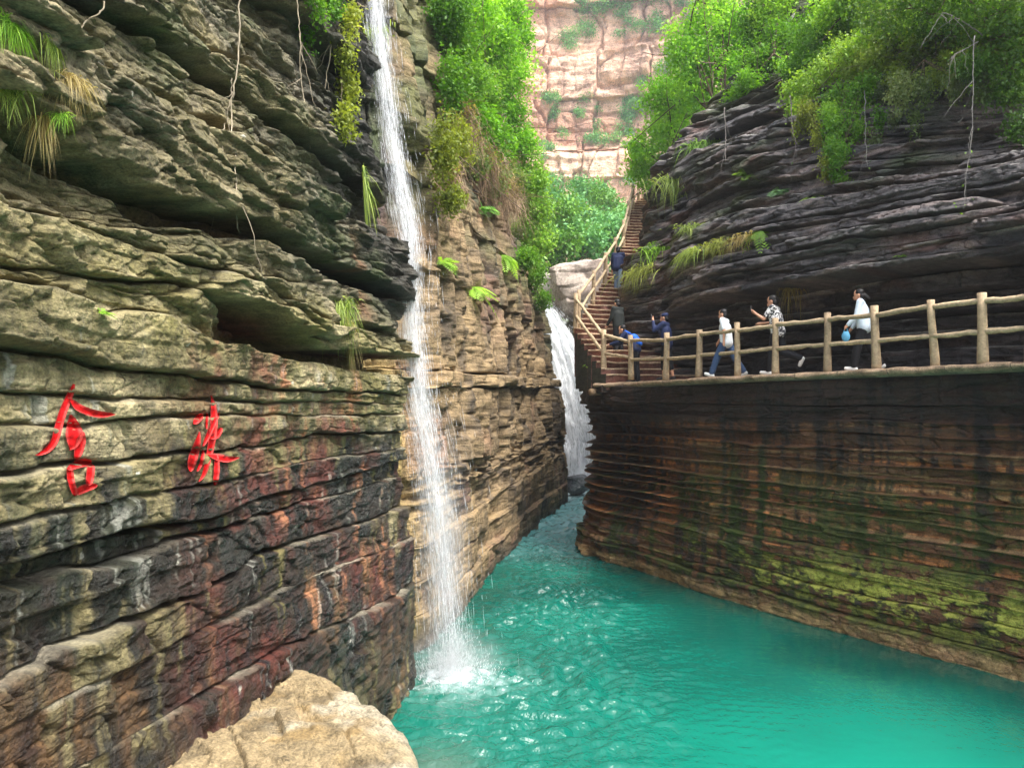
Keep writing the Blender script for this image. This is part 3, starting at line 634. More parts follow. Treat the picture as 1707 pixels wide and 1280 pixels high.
# ---- pool water
FALL = pxz(752, 1128, 0.0)
def pool():
    xs = np.concatenate([np.linspace(-6, -3, 8)[:-1], np.arange(-3, 5.5, 0.05), np.arange(5.5, 9, 0.12), np.linspace(9, 24, 60)])
    ys = np.concatenate([np.linspace(-12, 5, 50)[:-1], np.arange(5, 26, 0.05), np.arange(26, 30, 0.12), np.linspace(30, 48, 110)])
    X, Y = np.meshgrid(xs, ys)
    r = np.hypot(X - FALL[0], Y - FALL[1])
    cx = np.interp(Y, [0, 5, 9, 12, 17, 22, 30, 45], [-0.2, 0.2, 0.4, 0.7, 1.0, 1.1, 2.0, 3.5]); wdt = np.interp(Y, [5, 9, 14, 20, 24, 40], [1.6, 1.7, 1.7, 1.6, 1.6, 3.0])
    rip = np.exp(-((X - cx) / wdt) ** 2) * np.interp(Y, [5, 9, 13, 20, 30], [0.7, 0.9, 1.9, 2.8, 3.0]) * (0.6 + 0.6 * sm(-0.5, 0.5, fbm(X * 0.9, Y * 0.5, 3, 33))) + 0.6 * np.exp(-(r / 2.8) ** 2) + 0.07
    w = 0.35 * np.sin(r * 15 + 2 * fbm(X * 0.8, Y * 0.8, 2, 4)) * np.exp(-r / 3.0)
    for k, (a, f) in enumerate(((0.4, 5.2), (1.0, 7.5), (-0.3, 9.0), (1.9, 6.2), (2.5, 11.0))):
        w = w + 0.20 * np.sin((X * math.cos(a) + Y * math.sin(a)) * f + 2.5 * fbm(X * 0.7, Y * 0.7, 2, 10 + k)) * (0.5 + vn(X * 0.6, Y * 0.6, 30 + k))
    w = w + 0.5 * fbm(X * 3.4, Y * 3.4, 3, 50)
    for k, (a, f) in enumerate(((1.2, 24.0), (1.75, 19.0), (2.1, 28.0), (1.45, 33.0))):
        w = w + 0.24 * np.sin((X * math.cos(a) + Y * math.sin(a)) * f + 3 * fbm(X * 1.1, Y * 1.1, 2, 80 + k)) * (0.6 + vn(X * 0.9, Y * 0.9, 90 + k))
    Z = 0.040 * rip * w + 0.016 * rip * np.abs(fbm(X * 4.5, Y * 3.2, 3, 99)) ** 0.7
    foam = np.exp(-(r / 0.30) ** 2) * 1.2 + 0.45 * np.exp(-(r / 0.8) ** 2) * (0.5 + 0.8 * fbm(X * 7, Y * 7, 3, 60))
    foam = foam + sm(34, 39, Y) * (0.5 + 0.5 * fbm(X * 1.2, Y * 1.2, 3, 61))
    Z = Z + 0.03 * np.clip(foam, 0, 1) * fbm(X * 6, Y * 6, 3, 62)
    C = col4(X.shape, (0.002, 0.056, 0.042))
    mixc(C, (0.005, 0.165, 0.115), sm(-0.3, 0.6, fbm(X * 0.22, Y * 0.22, 3, 63)) * 0.45 + sm(14, 8.0, Y + 0.2 * X) * sm(0.6, 4.0, X) * 0.8)   # pale silt shelf
    mixc(C, (0.06, 0.11, 0.08), sm(0.9, 0.1, np.hypot((X + 0.9) / 1.1, (Y - 8.6) / 2.2)) * 0.9)                             # shallows by the boulder
    mixc(C, (0.16, 0.42, 0.42), sm(20, 31, Y) * 0.85)
    C[..., 3] = np.clip(foam, 0, 1)
    m, nt, b = newmat('pool_water'); L = nt.links.new
    at = N(nt, 'ShaderNodeAttribute', attribute_name='Col'); co = nt.nodes.new('ShaderNodeTexCoord').outputs['Object']
    n1 = noise(nt, mapping(nt, co, 1.0, 0.6, 1), 8.0, 4, 0.5, 1.0); n2 = noise(nt, co, 16.0, 3, 0.5, 0.6)
    fm = math_node(nt, 'MULTIPLY', at.outputs['Alpha'], maprange(nt, noise(nt, co, 9, 6, 0.7), 0.35, 0.62, 0.35, 1.35))
    mi = N(nt, 'ShaderNodeMixRGB'); L(math_node(nt, 'MINIMUM', fm, 1.0), mi.inputs[0]); L(at.outputs['Color'], mi.inputs[1]); mi.inputs[2].default_value = (0.78, 0.86, 0.88, 1)
    L(mi.outputs[0], b.inputs['Base Color']); b.inputs['IOR'].default_value = 1.42
    L(maprange(nt, fm, 0, 1, 0.02, 0.7), b.inputs['Roughness']); b.inputs['Specular IOR Level'].default_value = 0.5
    bp = N(nt, 'ShaderNodeBump'); L(math_node(nt, 'MULTIPLY', N(nt, 'ShaderNodeAttribute', attribute_name='ripple').outputs['Fac'], 0.5), bp.inputs['Strength']); bp.inputs['Distance'].default_value = 0.06
    L(math_node(nt, 'ADD', n1, math_node(nt, 'MULTIPLY', n2, 0.35)), bp.inputs['Height']); L(bp.outputs[0], b.inputs['Normal'])
    me = mesh_np('pool_water', np.stack([X, Y, Z], -1), gridF(len(ys), len(xs)), C.reshape(-1, 4))
    ra = me.attributes.new('ripple', 'FLOAT', 'POINT'); ra.data.foreach_set('value', np.clip(0.10 + 1.0 * rip, 0, 1.2).astype(np.float32).ravel())
    o = link('pool_water', me, m)
    tag(o, 'turquoise pool of milky water between the cliffs', kind='structure')
pool()
# ================================================================== ROCKS, WALKWAY, STAIRS
bpy.context.view_layer.update()
def hit(x, y, n=False):
    """first surface of the setting met along the line of sight of a photograph pixel"""
    d = Vector(px(x, y, 1.0) - np.array([0, 0, CAMZ])).normalized()
    ok, loc, nor, i, ob, m = sc.ray_cast(bpy.context.view_layer.depsgraph, Vector((0, 0, CAMZ)), d)
    loc = np.array(loc) if ok else px(x, y, 20.0); nor = np.array(nor) if ok else np.array([0, -1.0, 0])
    return (loc, nor) if n else loc

def loft_rock(outline, z0, z1, seed, rough=0.08, strat=0.05, round_=0.25, nring=220, nside=60, ncap=50, slope=(0, 0)):
    o = np.asarray(outline, float); o = np.concatenate([o, o[:1]]); L = np.concatenate([[0], np.cumsum(np.linalg.norm(np.diff(o, axis=0), axis=1))])
    t = np.linspace(0, L[-1], nring, endpoint=False); X = np.interp(t, L, o[:, 0]); Y = np.interp(t, L, o[:, 1])
    for _ in range(10): X = (np.roll(X, 1) + 2 * X + np.roll(X, -1)) / 4; Y = (np.roll(Y, 1) + 2 * Y + np.roll(Y, -1)) / 4
    cx, cy = X.mean(), Y.mean(); V = []
    for i in range(nside):
        u = i / (nside - 1); z = z0 + (z1 - z0) * u
        e = max(0, z - (z1 - round_)) / round_; ins = round_ * (1 - math.sqrt(max(0, 1 - e * e))) * 0.8
        dx, dy = X - cx, Y - cy; l = np.hypot(dx, dy)
        th = np.arctan2(dy, dx)
        d = rough * fbm(th * 2.2 + 50, z * 1.5 + 0 * th, 4, seed) + strat * np.sign(vn(th * 0.8 + 20, z * 7 + 0 * th, seed + 3)) * np.abs(vn(th * 0.8 + 20, z * 7 + 0 * th, seed + 3)) ** 0.5 - ins
        V.append(np.stack([cx + dx / l * (l + d), cy + dy / l * (l + d), z + 0 * l + (slope[0] * dx + slope[1] * dy) * u], -1))
    last = V[-1]
    for i in range(1, ncap + 1):
        u = i / ncap; q = last.copy(); q[:, 0] = cx + (last[:, 0] - cx) * (1 - u); q[:, 1] = cy + (last[:, 1] - cy) * (1 - u)
        zc = last[:, 2].mean()
        q[:, 2] = (last[:, 2] * (1 - u) + zc * u) + 0.06 * fbm(q[:, 0] * 1.6, q[:, 1] * 1.6, 4, seed + 7) * min(1, u * 6) + 0.03 * np.sign(vn(q[:, 0] * 2.0 + q[:, 1], q[:, 1] * 1.3, seed + 8)) * min(1, u * 6)
        V.append(q)
    V = np.array(V); F = gridF(len(V), nring, True)
    return V.reshape(-1, 3), F[:, ::-1] if False else F

def rock_thing(name, label, cat, V, F, C, mat=M_BOULDER, group=None, kind=None):
    b = V.mean(0); b[2] = V[:, 2].min()
    o = link(name, mesh_np(name, V - b, F, C), mat, loc=b)
    return tag(o, label, cat, group, kind)

# foreground boulder against the left cliff
out = [(-2.9, 2.4), (-2.55, 5.2), (-2.3, 7.5), (-2.05, 7.75), (-1.75, 7.45), (-1.35, 7.05), (-1.02, 6.45), (-0.8, 5.9), (-0.62, 5.0), (-0.5, 3.6), (-0.45, 2.4)]
V, F = loft_rock(out, -0.6, 1.74, 5, 0.08, 0.09, 0.22, 420, 110, 110)
V[:, 2] += np.where(V[:, 2] > 1.5, 1, 0) * (facet(V[:, 0] * 1.4 + 0.5 * V[:, 1], V[:, 1] * 0.8, 8, 0.03, 0.06, 0.035, 0.03) + facet(V[:, 0] * 6 + V[:, 1], V[:, 1] * 4, 18, 0.015, 0.03, 0.012, 0.06) + 0.012 * fbm(V[:, 0] * 9, V[:, 1] * 9, 4, 6))
V[:, 2] += 0.05 * (6.6 - V[:, 1]) * (V[:, 2] > 1.2)
V[:, 2] += (V[:, 2] > 1.45) * (-0.035 * sm(0.3, 0.45, fbm(V[:, 0] * 1.5 + V[:, 1] * 0.6, V[:, 1] * 0.9, 4, 71)) - 0.025 * np.exp(-(fbm(V[:, 0] * 1.1, V[:, 1] * 0.8 + V[:, 0], 4, 72) / 0.025) ** 2))
C = col4((len(V),), lin(152, 134, 100))
n = fbm(V[:, 0] * 1.5, V[:, 1] * 1.5 + V[:, 2] * 2, 4, 3)
mixc(C, lin(176, 166, 142), sm(0.0, 0.4, n + 0.7 * (V[:, 0] + 1.45) - 0.12 * (V[:, 1] - 5)) * 0.9)
mixc(C, lin(134, 108, 62), sm(0.1, 0.6, fbm(V[:, 0] * 2.4 + 7, V[:, 1] * 2.4, 4, 9)) * 0.6)
mixc(C, lin(100, 82, 56), sm(1.6, 1.2, V[:, 2] + 0.2 * n) * 0.45)
mixc(C, lin(96, 84, 62), sm(0.2, 0.6, fbm(V[:, 0] * 3, V[:, 1] * 3 + V[:, 2] * 5, 6, 19, 0.65)) * 0.6); mixc(C, lin(70, 74, 50), sm(0.7, 0.2, V[:, 2]) * 0.7, 0.6)
big_boulder = rock_thing('boulder', 'big flat-topped sandy boulder at the foot of the left cliff', 'boulder', V, F, C)

def ico_rock(c, dims, seed, planes=26, sub=6, rough=0.07, rz=0.0):
    import bmesh
    bm = bmesh.new(); bmesh.ops.create_icosphere(bm, subdivisions=sub, radius=1.0)
    V = np.array([v.co[:] for v in bm.verts]); F = np.array([[v.index for v in f.verts] for f in bm.faces]); bm.free()
    r = np.random.default_rng(seed)
    for _ in range(planes):
        nn = r.normal(size=3); nn /= np.linalg.norm(nn); k = r.uniform(0.55, 0.85)
        d = V @ nn; ov = np.maximum(d - k, 0); V = V - ov[:, None] * nn[None] * 0.96
    ln = np.linalg.norm(V, axis=1)[:, None]
    V = V * (1 + rough * fbm(V[:, 0] * 3 + V[:, 2], V[:, 1] * 3 + V[:, 2] * 2, 5, seed)[:, None])
    V = V * (1 + facet(V[:, 0] * 2.2 + V[:, 1], V[:, 2] * 3 + 0.6 * V[:, 0], seed + 3, 0.07, 0.12, 0.06, 0.05)[:, None])
    V = V * np.array(dims); ca, sa = math.cos(rz), math.sin(rz)
    V = V @ np.array([[ca, sa, 0], [-sa, ca, 0], [0, 0, 1]]); return V + np.array(c), F

def grey_rock(V, seed, a=(178, 164, 152), b=(136, 120, 110)):
    C = col4((len(V),), lin(*a)); mixc(C, lin(*b), sm(-0.1, 0.5, fbm(V[:, 0] * 0.8, V[:, 2] * 1.1 + V[:, 1], 4, seed)) * 0.8); return C

V, F = ico_rock(px(968, 488, 46), (2.6, 2.2, 3.1), 4, rz=0.4); rock_thing('boulder', 'huge pale boulder above the far waterfall beside the stairs', 'boulder', V, F, grey_rock(V, 1))
V, F = ico_rock(px(912, 482, 47), (1.0, 1.1, 1.2), 9, rz=0.8); rock_thing('boulder', 'small white boulder left of the huge pale one', 'boulder', V, F, grey_rock(V, 2, (206, 200, 190), (170, 160, 150)))
V, F = ico_rock(px(963, 806, 38), (1.0, 0.9, 0.6), 12, rz=0.2); rock_thing('boulder', 'low wet rock in the pool below the far waterfall', 'boulder', V, F, grey_rock(V, 3, (160, 162, 164), (120, 124, 128)))

# ---- walkway deck
POSTS_PX = [(2040, 9.5), (1890, 10.75), (1790, 11.6), (1718, 12.1), (1640, 12.7), (1560, 13.4), (1462, 14.3), (1380, 15.3), (1293, 16.3), (1230, 17.2), (1165, 18.3), (1110, 19.6), (1052, 21.3)]
EDGE = np.array([((x - 853.5) / 1300 * d, d) for x, d in [(2220, 8.3)] + POSTS_PX] + [(2.75, 21.75), (2.35, 22.15)])
DECK_Z = 4.95
def wobble(k, s): return (np.random.default_rng(k).uniform(-s, s))
deck_c = Cliff(EDGE, -1)
def deck():
    root = empty('walkway', label='narrow stone walkway built along the right cliff', kind='structure')
    ss = np.linspace(0, deck_c.len - 0.06, 16)
    for i in range(15):                                                   # deck slabs laid end to end
        S = np.linspace(ss[i] + 0.008, ss[i + 1] - 0.008, 10); mb = MB(); r = np.random.default_rng(i)
        dz = r.uniform(-0.012, 0.012); rows = []
        for off, z in ((-2.6, DECK_Z - 0.17), (-2.6, DECK_Z + dz), (-0.30, DECK_Z + dz), (0.06, DECK_Z + dz), (0.15, DECK_Z - 0.02), (0.16, DECK_Z - 0.07), (0.10, DECK_Z - 0.12), (-0.1, DECK_Z - 0.14), (-0.6, DECK_Z - 0.17)):
            q = deck_c.pos(S, np.zeros_like(S) + z, np.zeros_like(S) + off)
            if off > -1: q = q + np.stack([0.03 * fbm(S * 3, S * 0 + z * 7 + off, 3, 4), 0 * S, 0.022 * fbm(S * 4, S * 0 + z * 9, 3, 5)], -1)
            rows.append(q)
        Vq = np.array(rows).reshape(-1, 3)
        C = col4((len(Vq),), lin(180, 152, 124) * r.uniform(0.8, 1.1)); mixc(C, lin(110, 96, 74), sm(0, 0.5, fbm(Vq[:, 0] * 3, Vq[:, 1] * 3, 3, i)) * 0.5)
        mb.add(Vq, gridF(9, 10), C[:, :3])
        for c in (0, 9): mb.add(np.array(rows)[:, c], [[0, 1, 2, 8], [2, 3, 4, 8], [4, 5, 6, 8], [6, 7, 8, 8]], lin(120, 100, 84))
        link('slab', mb.mesh('slab', False), M_ROCK, root)
    for x, d in ((1110, 19.7), (1230, 17.3), (1380, 15.4), (1560, 13.5), (1707, 12.2)):        # stub beams under the slabs
        a = np.array([(x - 853.5) / 1300 * d, d]); s_ = deck_c.y2s(-a[1]) if False else np.interp(-a[1], -deck_c.Y, deck_c.S)
        c0 = deck_c.pos(np.array([s_, s_]), np.array([DECK_Z - 0.25, DECK_Z - 0.25]), np.array([0.24, -0.7])); mb = MB()
        mb.tube(np.linspace(c0[0], c0[1], 5), 0.10 + 0.012 * np.array([0, 1, -1, 1, 0]), 7, lin(150, 124, 94)); link('support_beam', mb.mesh('support_beam'), M_RAIL, root)
deck()

# ---- stairs
EL = np.array([(2.62, 21.75, 5.0), (2.25, 22.4, 5.6), (1.9, 23.9, 6.55), (2.9, 26.5, 8.1), (4.15, 30, 9.95), (5.4, 35, 13.2), (6.1, 36.8, 14.2)])
ER = np.array([(5.2, 22.0, 5.0), (4.7, 22.7, 5.6), (3.85, 24.4, 6.55), (4.15, 26.9, 8.1), (5.4, 30.3, 9.95), (6.45, 35, 13.2), (7.2, 36.6, 14.2)])
def stair_edge(E, z): return np.array([np.interp(z, E[:, 2], E[:, 0]), np.interp(z, E[:, 2], E[:, 1])])
def stairs():
    root = empty('staircase', tuple(EL[0]), 'reddish stone staircase climbing from the walkway round the cliff', 'staircase')
    rise = 0.19; zs = np.arange(5.0 + rise, 14.25, rise)
    for i, z in enumerate(zs):
        r = np.random.default_rng(100 + i)
        a0, b0 = stair_edge(EL, z - rise), stair_edge(ER, z - rise); a1, b1 = stair_edge(EL, z + 0.6 * rise), stair_edge(ER, z + 0.6 * rise)
        n = 9; t = np.linspace(0, 1, n)[:, None]
        f = a0 + (b0 - a0) * t; bk = a1 + (b1 - a1) * t; dv = (a0 - a1); dv = dv / np.linalg.norm(dv)
        nose = f + dv * 0.04 + 0.02 * r.normal(size=(n, 1)) * dv
        zt = z + 0.008 * r.normal(size=(n, 1))
        rows = [np.concatenate([f, zt * 0 + max(z - 1.5, 4.75)], 1), np.concatenate([f, zt - 0.05], 1), np.concatenate([nose, zt - 0.045], 1), np.concatenate([nose, zt - 0.008], 1), np.concatenate([nose - dv * 0.02, zt], 1), np.concatenate([bk, zt], 1)]
        Vq = np.array(rows).reshape(-1, 3) - EL[0]
        C = np.zeros((6, n, 3)); C[:2] = lin(122, 84, 74) * r.uniform(0.8, 1.15); C[2:] = lin(176, 150, 122) * r.uniform(0.85, 1.1)
        mb = MB(); mb.add(Vq, gridF(6, n), C.reshape(-1, 3))
        for c in (0, n - 1):
            e = np.array(rows)[:, c] - EL[0]; e2 = np.concatenate([e, [[e[5][0], e[5][1], e[0][2]]]]); mb.add(e2, [[0, 1, 5, 6], [1, 2, 3, 4], [1, 4, 5, 5]], lin(56, 54, 40))
        link('step', mb.mesh('step', False), M_ROCK, root)
stairs()

# ---- railings
def log_between(mb, a, b, r0, seed, n=9, sag=0.0, col=(176, 154, 122)):
    r = np.random.default_rng(seed); t = np.linspace(0, 1, n)[:, None]; P = a + (b - a) * t
    P = P + r.normal(0, 0.008, P.shape) * np.sin(t * math.pi); P[:, 2] -= sag * np.sin(t[:, 0] * math.pi)
    rad = r0 * (1 + 0.10 * r.normal(size=n)); rad[0] *= 1.05
    mb.tube(P, rad, 8, lin(*col) * r.uniform(0.85, 1.1))
def railing(name, label, base, extra_up=None, seed=0, h=1.14):
    base = np.asarray(base, float); root = empty(name, tuple(base[0]), label, 'railing')
    r = np.random.default_rng(seed); tops = []
    for i, b in enumerate(base):
        lean = np.array([r.normal(0, 0.03), r.normal(0, 0.02), 0]); hh = h + r.uniform(-0.02, 0.06)
        mb = MB(); q = np.array([b + (0, 0, -0.05), b + (0, 0, 0.1), b + lean * 0.5 + (0, 0, 0.5), b + lean + (0, 0, 0.85), b + lean + (0, 0, hh)]) - base[0]
        mb.tube(q, np.array([0.085, 0.082, 0.07, 0.066, 0.068]) * r.uniform(0.9, 1.1), 9, lin(160, 138, 108) * r.uniform(0.8, 1.15)); link('post', mb.mesh('post'), M_RAIL, root)
        tops.append(b + lean)
    for i in range(len(base) - 1):
        for k, zz_ in enumerate((1.02, 0.52)):
            a = tops[i] + (0, 0, zz_ + r.normal(0, 0.015)) - base[0]; b = tops[i + 1] + (0, 0, zz_ + r.normal(0, 0.015)) - base[0]
            mb = MB(); log_between(mb, a, b, 0.048 if k == 0 else 0.045, seed * 50 + i * 2 + k); link('rail', mb.mesh('rail'), M_RAIL, root)
    return root
rail_pts = [((x - 853.5) / 1300 * d, d, DECK_Z + (0.12 if x < 1060 else 0)) for x, d in POSTS_PX] + [(2.60, 22.1, 5.3), (1.96, 23.95, 6.6)]
railing('wooden_railing', 'pale log railing along the outer edge of the walkway', rail_pts, seed=1)
st = []
for z in (6.75, 7.7, 8.6, 9.5, 10.6, 11.9, 13.2, 13.9):
    e = stair_edge(EL, z); st.append((e[0] + 0.05, e[1], z))
st.append((6.3, 37.2, 14.2)); st.append((6.9, 37.6, 14.2))
railing('wooden_railing', 'log railing climbing the left edge of the stone stairs', st, seed=2)
rt = []
for z in (12.6, 13.3, 14.0):
    e = stair_edge(ER, z); rt.append((e[0] - 0.08, e[1], z))
railing('wooden_railing', 'short log railing on the right side at the head of the stairs', rt, seed=3)

# ================================================================== FALLING WATER
def water_mat(name, alpha=0.6, streak=True):
    m, nt, b = newmat(name); L = nt.links.new
    b.inputs['Base Color'].default_value = (0.95, 0.97, 0.99, 1); b.inputs['Roughness'].default_value = 0.35
    tr = N(nt, 'ShaderNodeBsdfTransparent'); tl = N(nt, 'ShaderNodeBsdfTranslucent'); tl.inputs[0].default_value = (0.95, 0.97, 0.99, 1)
    m1 = N(nt, 'ShaderNodeMixShader'); m1.inputs[0].default_value = 0.5; L(b.outputs[0], m1.inputs[1]); L(tl.outputs[0], m1.inputs[2])
    m2 = N(nt, 'ShaderNodeMixShader'); L(tr.outputs[0], m2.inputs[1]); L(m1.outputs[0], m2.inputs[2])
    if streak:
        at = N(nt, 'ShaderNodeAttribute', attribute_name='Col')
        nz = noise(nt, mapping(nt, at.outputs['Color'], 16, 2.2, 1), 1.0, 6, 0.65, 0.3); n2 = noise(nt, mapping(nt, at.outputs['Color'], 45, 9, 1), 1.0, 4, 0.6)
        f = math_node(nt, 'MULTIPLY', maprange(nt, nz, 0.36, 0.66, 0.0, 1.0), maprange(nt, n2, 0.3, 0.65, 0.35, 1.0))
        f = math_node(nt, 'MULTIPLY', f, at.outputs['Alpha']); L(math_node(nt, 'MINIMUM', math_node(nt, 'MULTIPLY', f, alpha), 0.97), m2.inputs[0])
    else: m2.inputs[0].default_value = alpha
    L(m2.outputs[0], nt.nodes['Material Output'].inputs[0])
    return m
M_VEIL = water_mat('water_veil', 0.75); M_DROP = water_mat('water_drops', 0.55, False); M_CHUTE = water_mat('white_water', 4.5)

def spindles(P, A, L, W):
    """little elongated drops: P centres, A unit axes, L half lengths, W half widths"""
    n = len(P); ref = np.tile(np.array([0.2, 0.95, 0.1]), (n, 1)); U = np.cross(A, ref); U /= np.linalg.norm(U, axis=1)[:, None] + 1e-9; Q = np.cross(A, U)
    V = np.zeros((n, 5, 3)); V[:, 0] = P - A * L[:, None]; V[:, 4] = P + A * L[:, None]
    for k in range(3):
        a = k * 2.094; V[:, 1 + k] = P + W[:, None] * (math.cos(a) * U + math.sin(a) * Q) + A * (L * 0.3)[:, None]
    f = np.array([[0, 1, 2], [0, 2, 3], [0, 3, 1], [4, 2, 1], [4, 3, 2], [4, 1, 3]])
    F = (f[None] + (np.arange(n) * 5)[:, None, None]).reshape(-1, 3)
    return V.reshape(-1, 3), F

def near_fall():
    ctl = [(618, -90, 13.1, .24), (624, 0, 12.95, .25), (638, 110, 12.85, .24), (654, 230, 12.75, .25), (670, 330, 12.65, .27), (684, 405, 12.55, .27), (682, 480, 12.45, .28), (686, 560, 12.4, .30), (697, 650, 12.32, .28), (713, 740, 12.25, .31), (727, 850, 12.2, .34), (741, 985, 12.18, .38)]
    K = np.array([list(px(a, b, c)) + [w] for a, b, c, w in ctl] + [[FALL[0], FALL[1], 0.0, 0.45]])
    t = np.linspace(0, 1, len(K)); tt = np.linspace(0, 1, 300); K = np.stack([np.interp(tt, t, K[:, i]) for i in range(4)], 1)
    for _ in range(30): K[1:-1] = (K[:-2] + 2 * K[1:-1] + K[2:]) / 4
    P = K[:, :3]; w = K[:, 3] * np.interp(tt, [0, .5, 1], [.72, .78, .95]); T = np.gradient(P, axis=0); T /= np.linalg.norm(T, axis=1)[:, None]
    root = empty('waterfall', tuple(FALL), 'tall thin waterfall dropping off the left cliff into the pool', 'waterfall')
    lat = np.array([1.0, 0.25, 0]); lat /= np.linalg.norm(lat); dep = np.array([-0.25, 1.0, 0])
    for k in range(4):
        nx_ = 25; u = np.linspace(-1, 1, nx_)
        V = P[:, None] + (lat[None, None] * (u[None, :, None] * (w * (0.6 + 0.22 * k))[:, None, None])) + dep[None, None] * ((0.09 * (k - 1.5)) + 0.10 * vn(u[None] * 2.5 + 9 * k, tt[:, None] * 14, k))[..., None]
        C = np.zeros((300, nx_, 4)); C[..., 0] = u[None] * (0.6 + 0.22 * k) + 7 * k; C[..., 1] = tt[:, None] * 12; edge = np.clip(1 - np.abs(u) ** 2.2, 0, 1)
        C[..., 3] = edge[None] * np.interp(tt, [0, .05, .6, .93, 1], [.7, .8, .75, .6, .3])[:, None] * (1.0, .8, .6, .4)[k]
        link('water_veil', mesh_np('water_veil', (V - FALL).reshape(-1, 3), gridF(300, nx_), C.reshape(-1, 4)), M_VEIL, root)
    r = np.random.default_rng(5); n = 9000; i = (r.random(n) ** 0.9 * 299).astype(int)
    q = np.where(r.random(n) < 0.78, r.normal(0, 0.42, n), r.normal(0.25, 0.9, n)); q = np.clip(q, -1.2, 3)
    Pp = P[i] + lat * (q * w[i])[:, None] + dep * r.normal(0, 0.09, n)[:, None] + r.normal(0, 0.02, (n, 3))
    Pp[:, 2] = np.maximum(Pp[:, 2], 0.03)
    A = T[i] + r.normal(0, 0.05, (n, 3)); A /= np.linalg.norm(A, axis=1)[:, None]
    V, F = spindles(Pp, A, r.uniform(0.02, 0.12, n) * np.where(r.random(n) < 0.3, 2.6, 0.7), r.uniform(0.0012, 0.0036, n))
    o = link('water_drops', mesh_np('water_drops', V - FALL, F), M_DROP, root); o['kind'] = 'stuff'
    n = 2200; a = r.uniform(0, 6.283, n); rr = np.abs(r.normal(0, 0.38, n)); hgt = np.abs(r.normal(0, 0.25, n)) * np.exp(-(rr / 0.6) ** 2) + 0.02 + 0.9 * (r.random(n) ** 6) * np.exp(-rr * 2)
    Pp = np.stack([FALL[0] + rr * np.cos(a), FALL[1] + rr * np.sin(a), hgt], 1); A = np.stack([np.cos(a) * .5, np.sin(a) * .5, 1 + 0 * a], 1); A /= np.linalg.norm(A, axis=1)[:, None]
    V, F = spindles(Pp, A, r.uniform(0.006, 0.03, n), r.uniform(0.003, 0.009, n))
    o = link('splash_drops', mesh_np('splash_drops', V - FALL, F), M_DROP, root); o['kind'] = 'stuff'
near_fall()
def mist():
    V, F = None, None
    import bmesh
    bm = bmesh.new(); bmesh.ops.create_icosphere(bm, subdivisions=3, radius=1.0); V = np.array([v.co[:] for v in bm.verts]); F = np.array([[v.index for v in f.verts] for f in bm.faces]); bm.free()
    m = bpy.data.materials.new('spray_mist'); m.use_nodes = True; nt = m.node_tree; nt.nodes.remove(nt.nodes['Principled BSDF']); v = nt.nodes.new('ShaderNodeVolumePrincipled')
    v.inputs['Color'].default_value = (.94, .97, 1, 1); co = nt.nodes.new('ShaderNodeTexCoord').outputs['Object']; ln = N(nt, 'ShaderNodeVectorMath', operation='LENGTH'); nt.links.new(co, ln.inputs[0])
    f = math_node(nt, 'MULTIPLY', math_node(nt, 'POWER', maprange(nt, ln.outputs['Value'], 0, 1, 1, 0), 1.8), maprange(nt, noise(nt, co, 3.0, 3, .6), .35, .65, .3, 1.3))
    nt.links.new(math_node(nt, 'MULTIPLY', f, 1.5), v.inputs['Density']); nt.links.new(v.outputs[0], nt.nodes['Material Output'].inputs['Volume'])
    for c, sc_, lb in ((FALL + np.array([.05, -.05, .35]), (1.0, .9, .55), 'soft spray hanging over the splash of the thin waterfall'), (FALL + np.array([-.12, .1, 2.1]), (.55, .5, 2.0), 'column of fine mist along the lower thin waterfall')):
        o = link('spray_mist', mesh_np('spray_mist', V, F), m, loc=c); o.scale = sc_; tag(o, lb, kind='stuff')
mist()

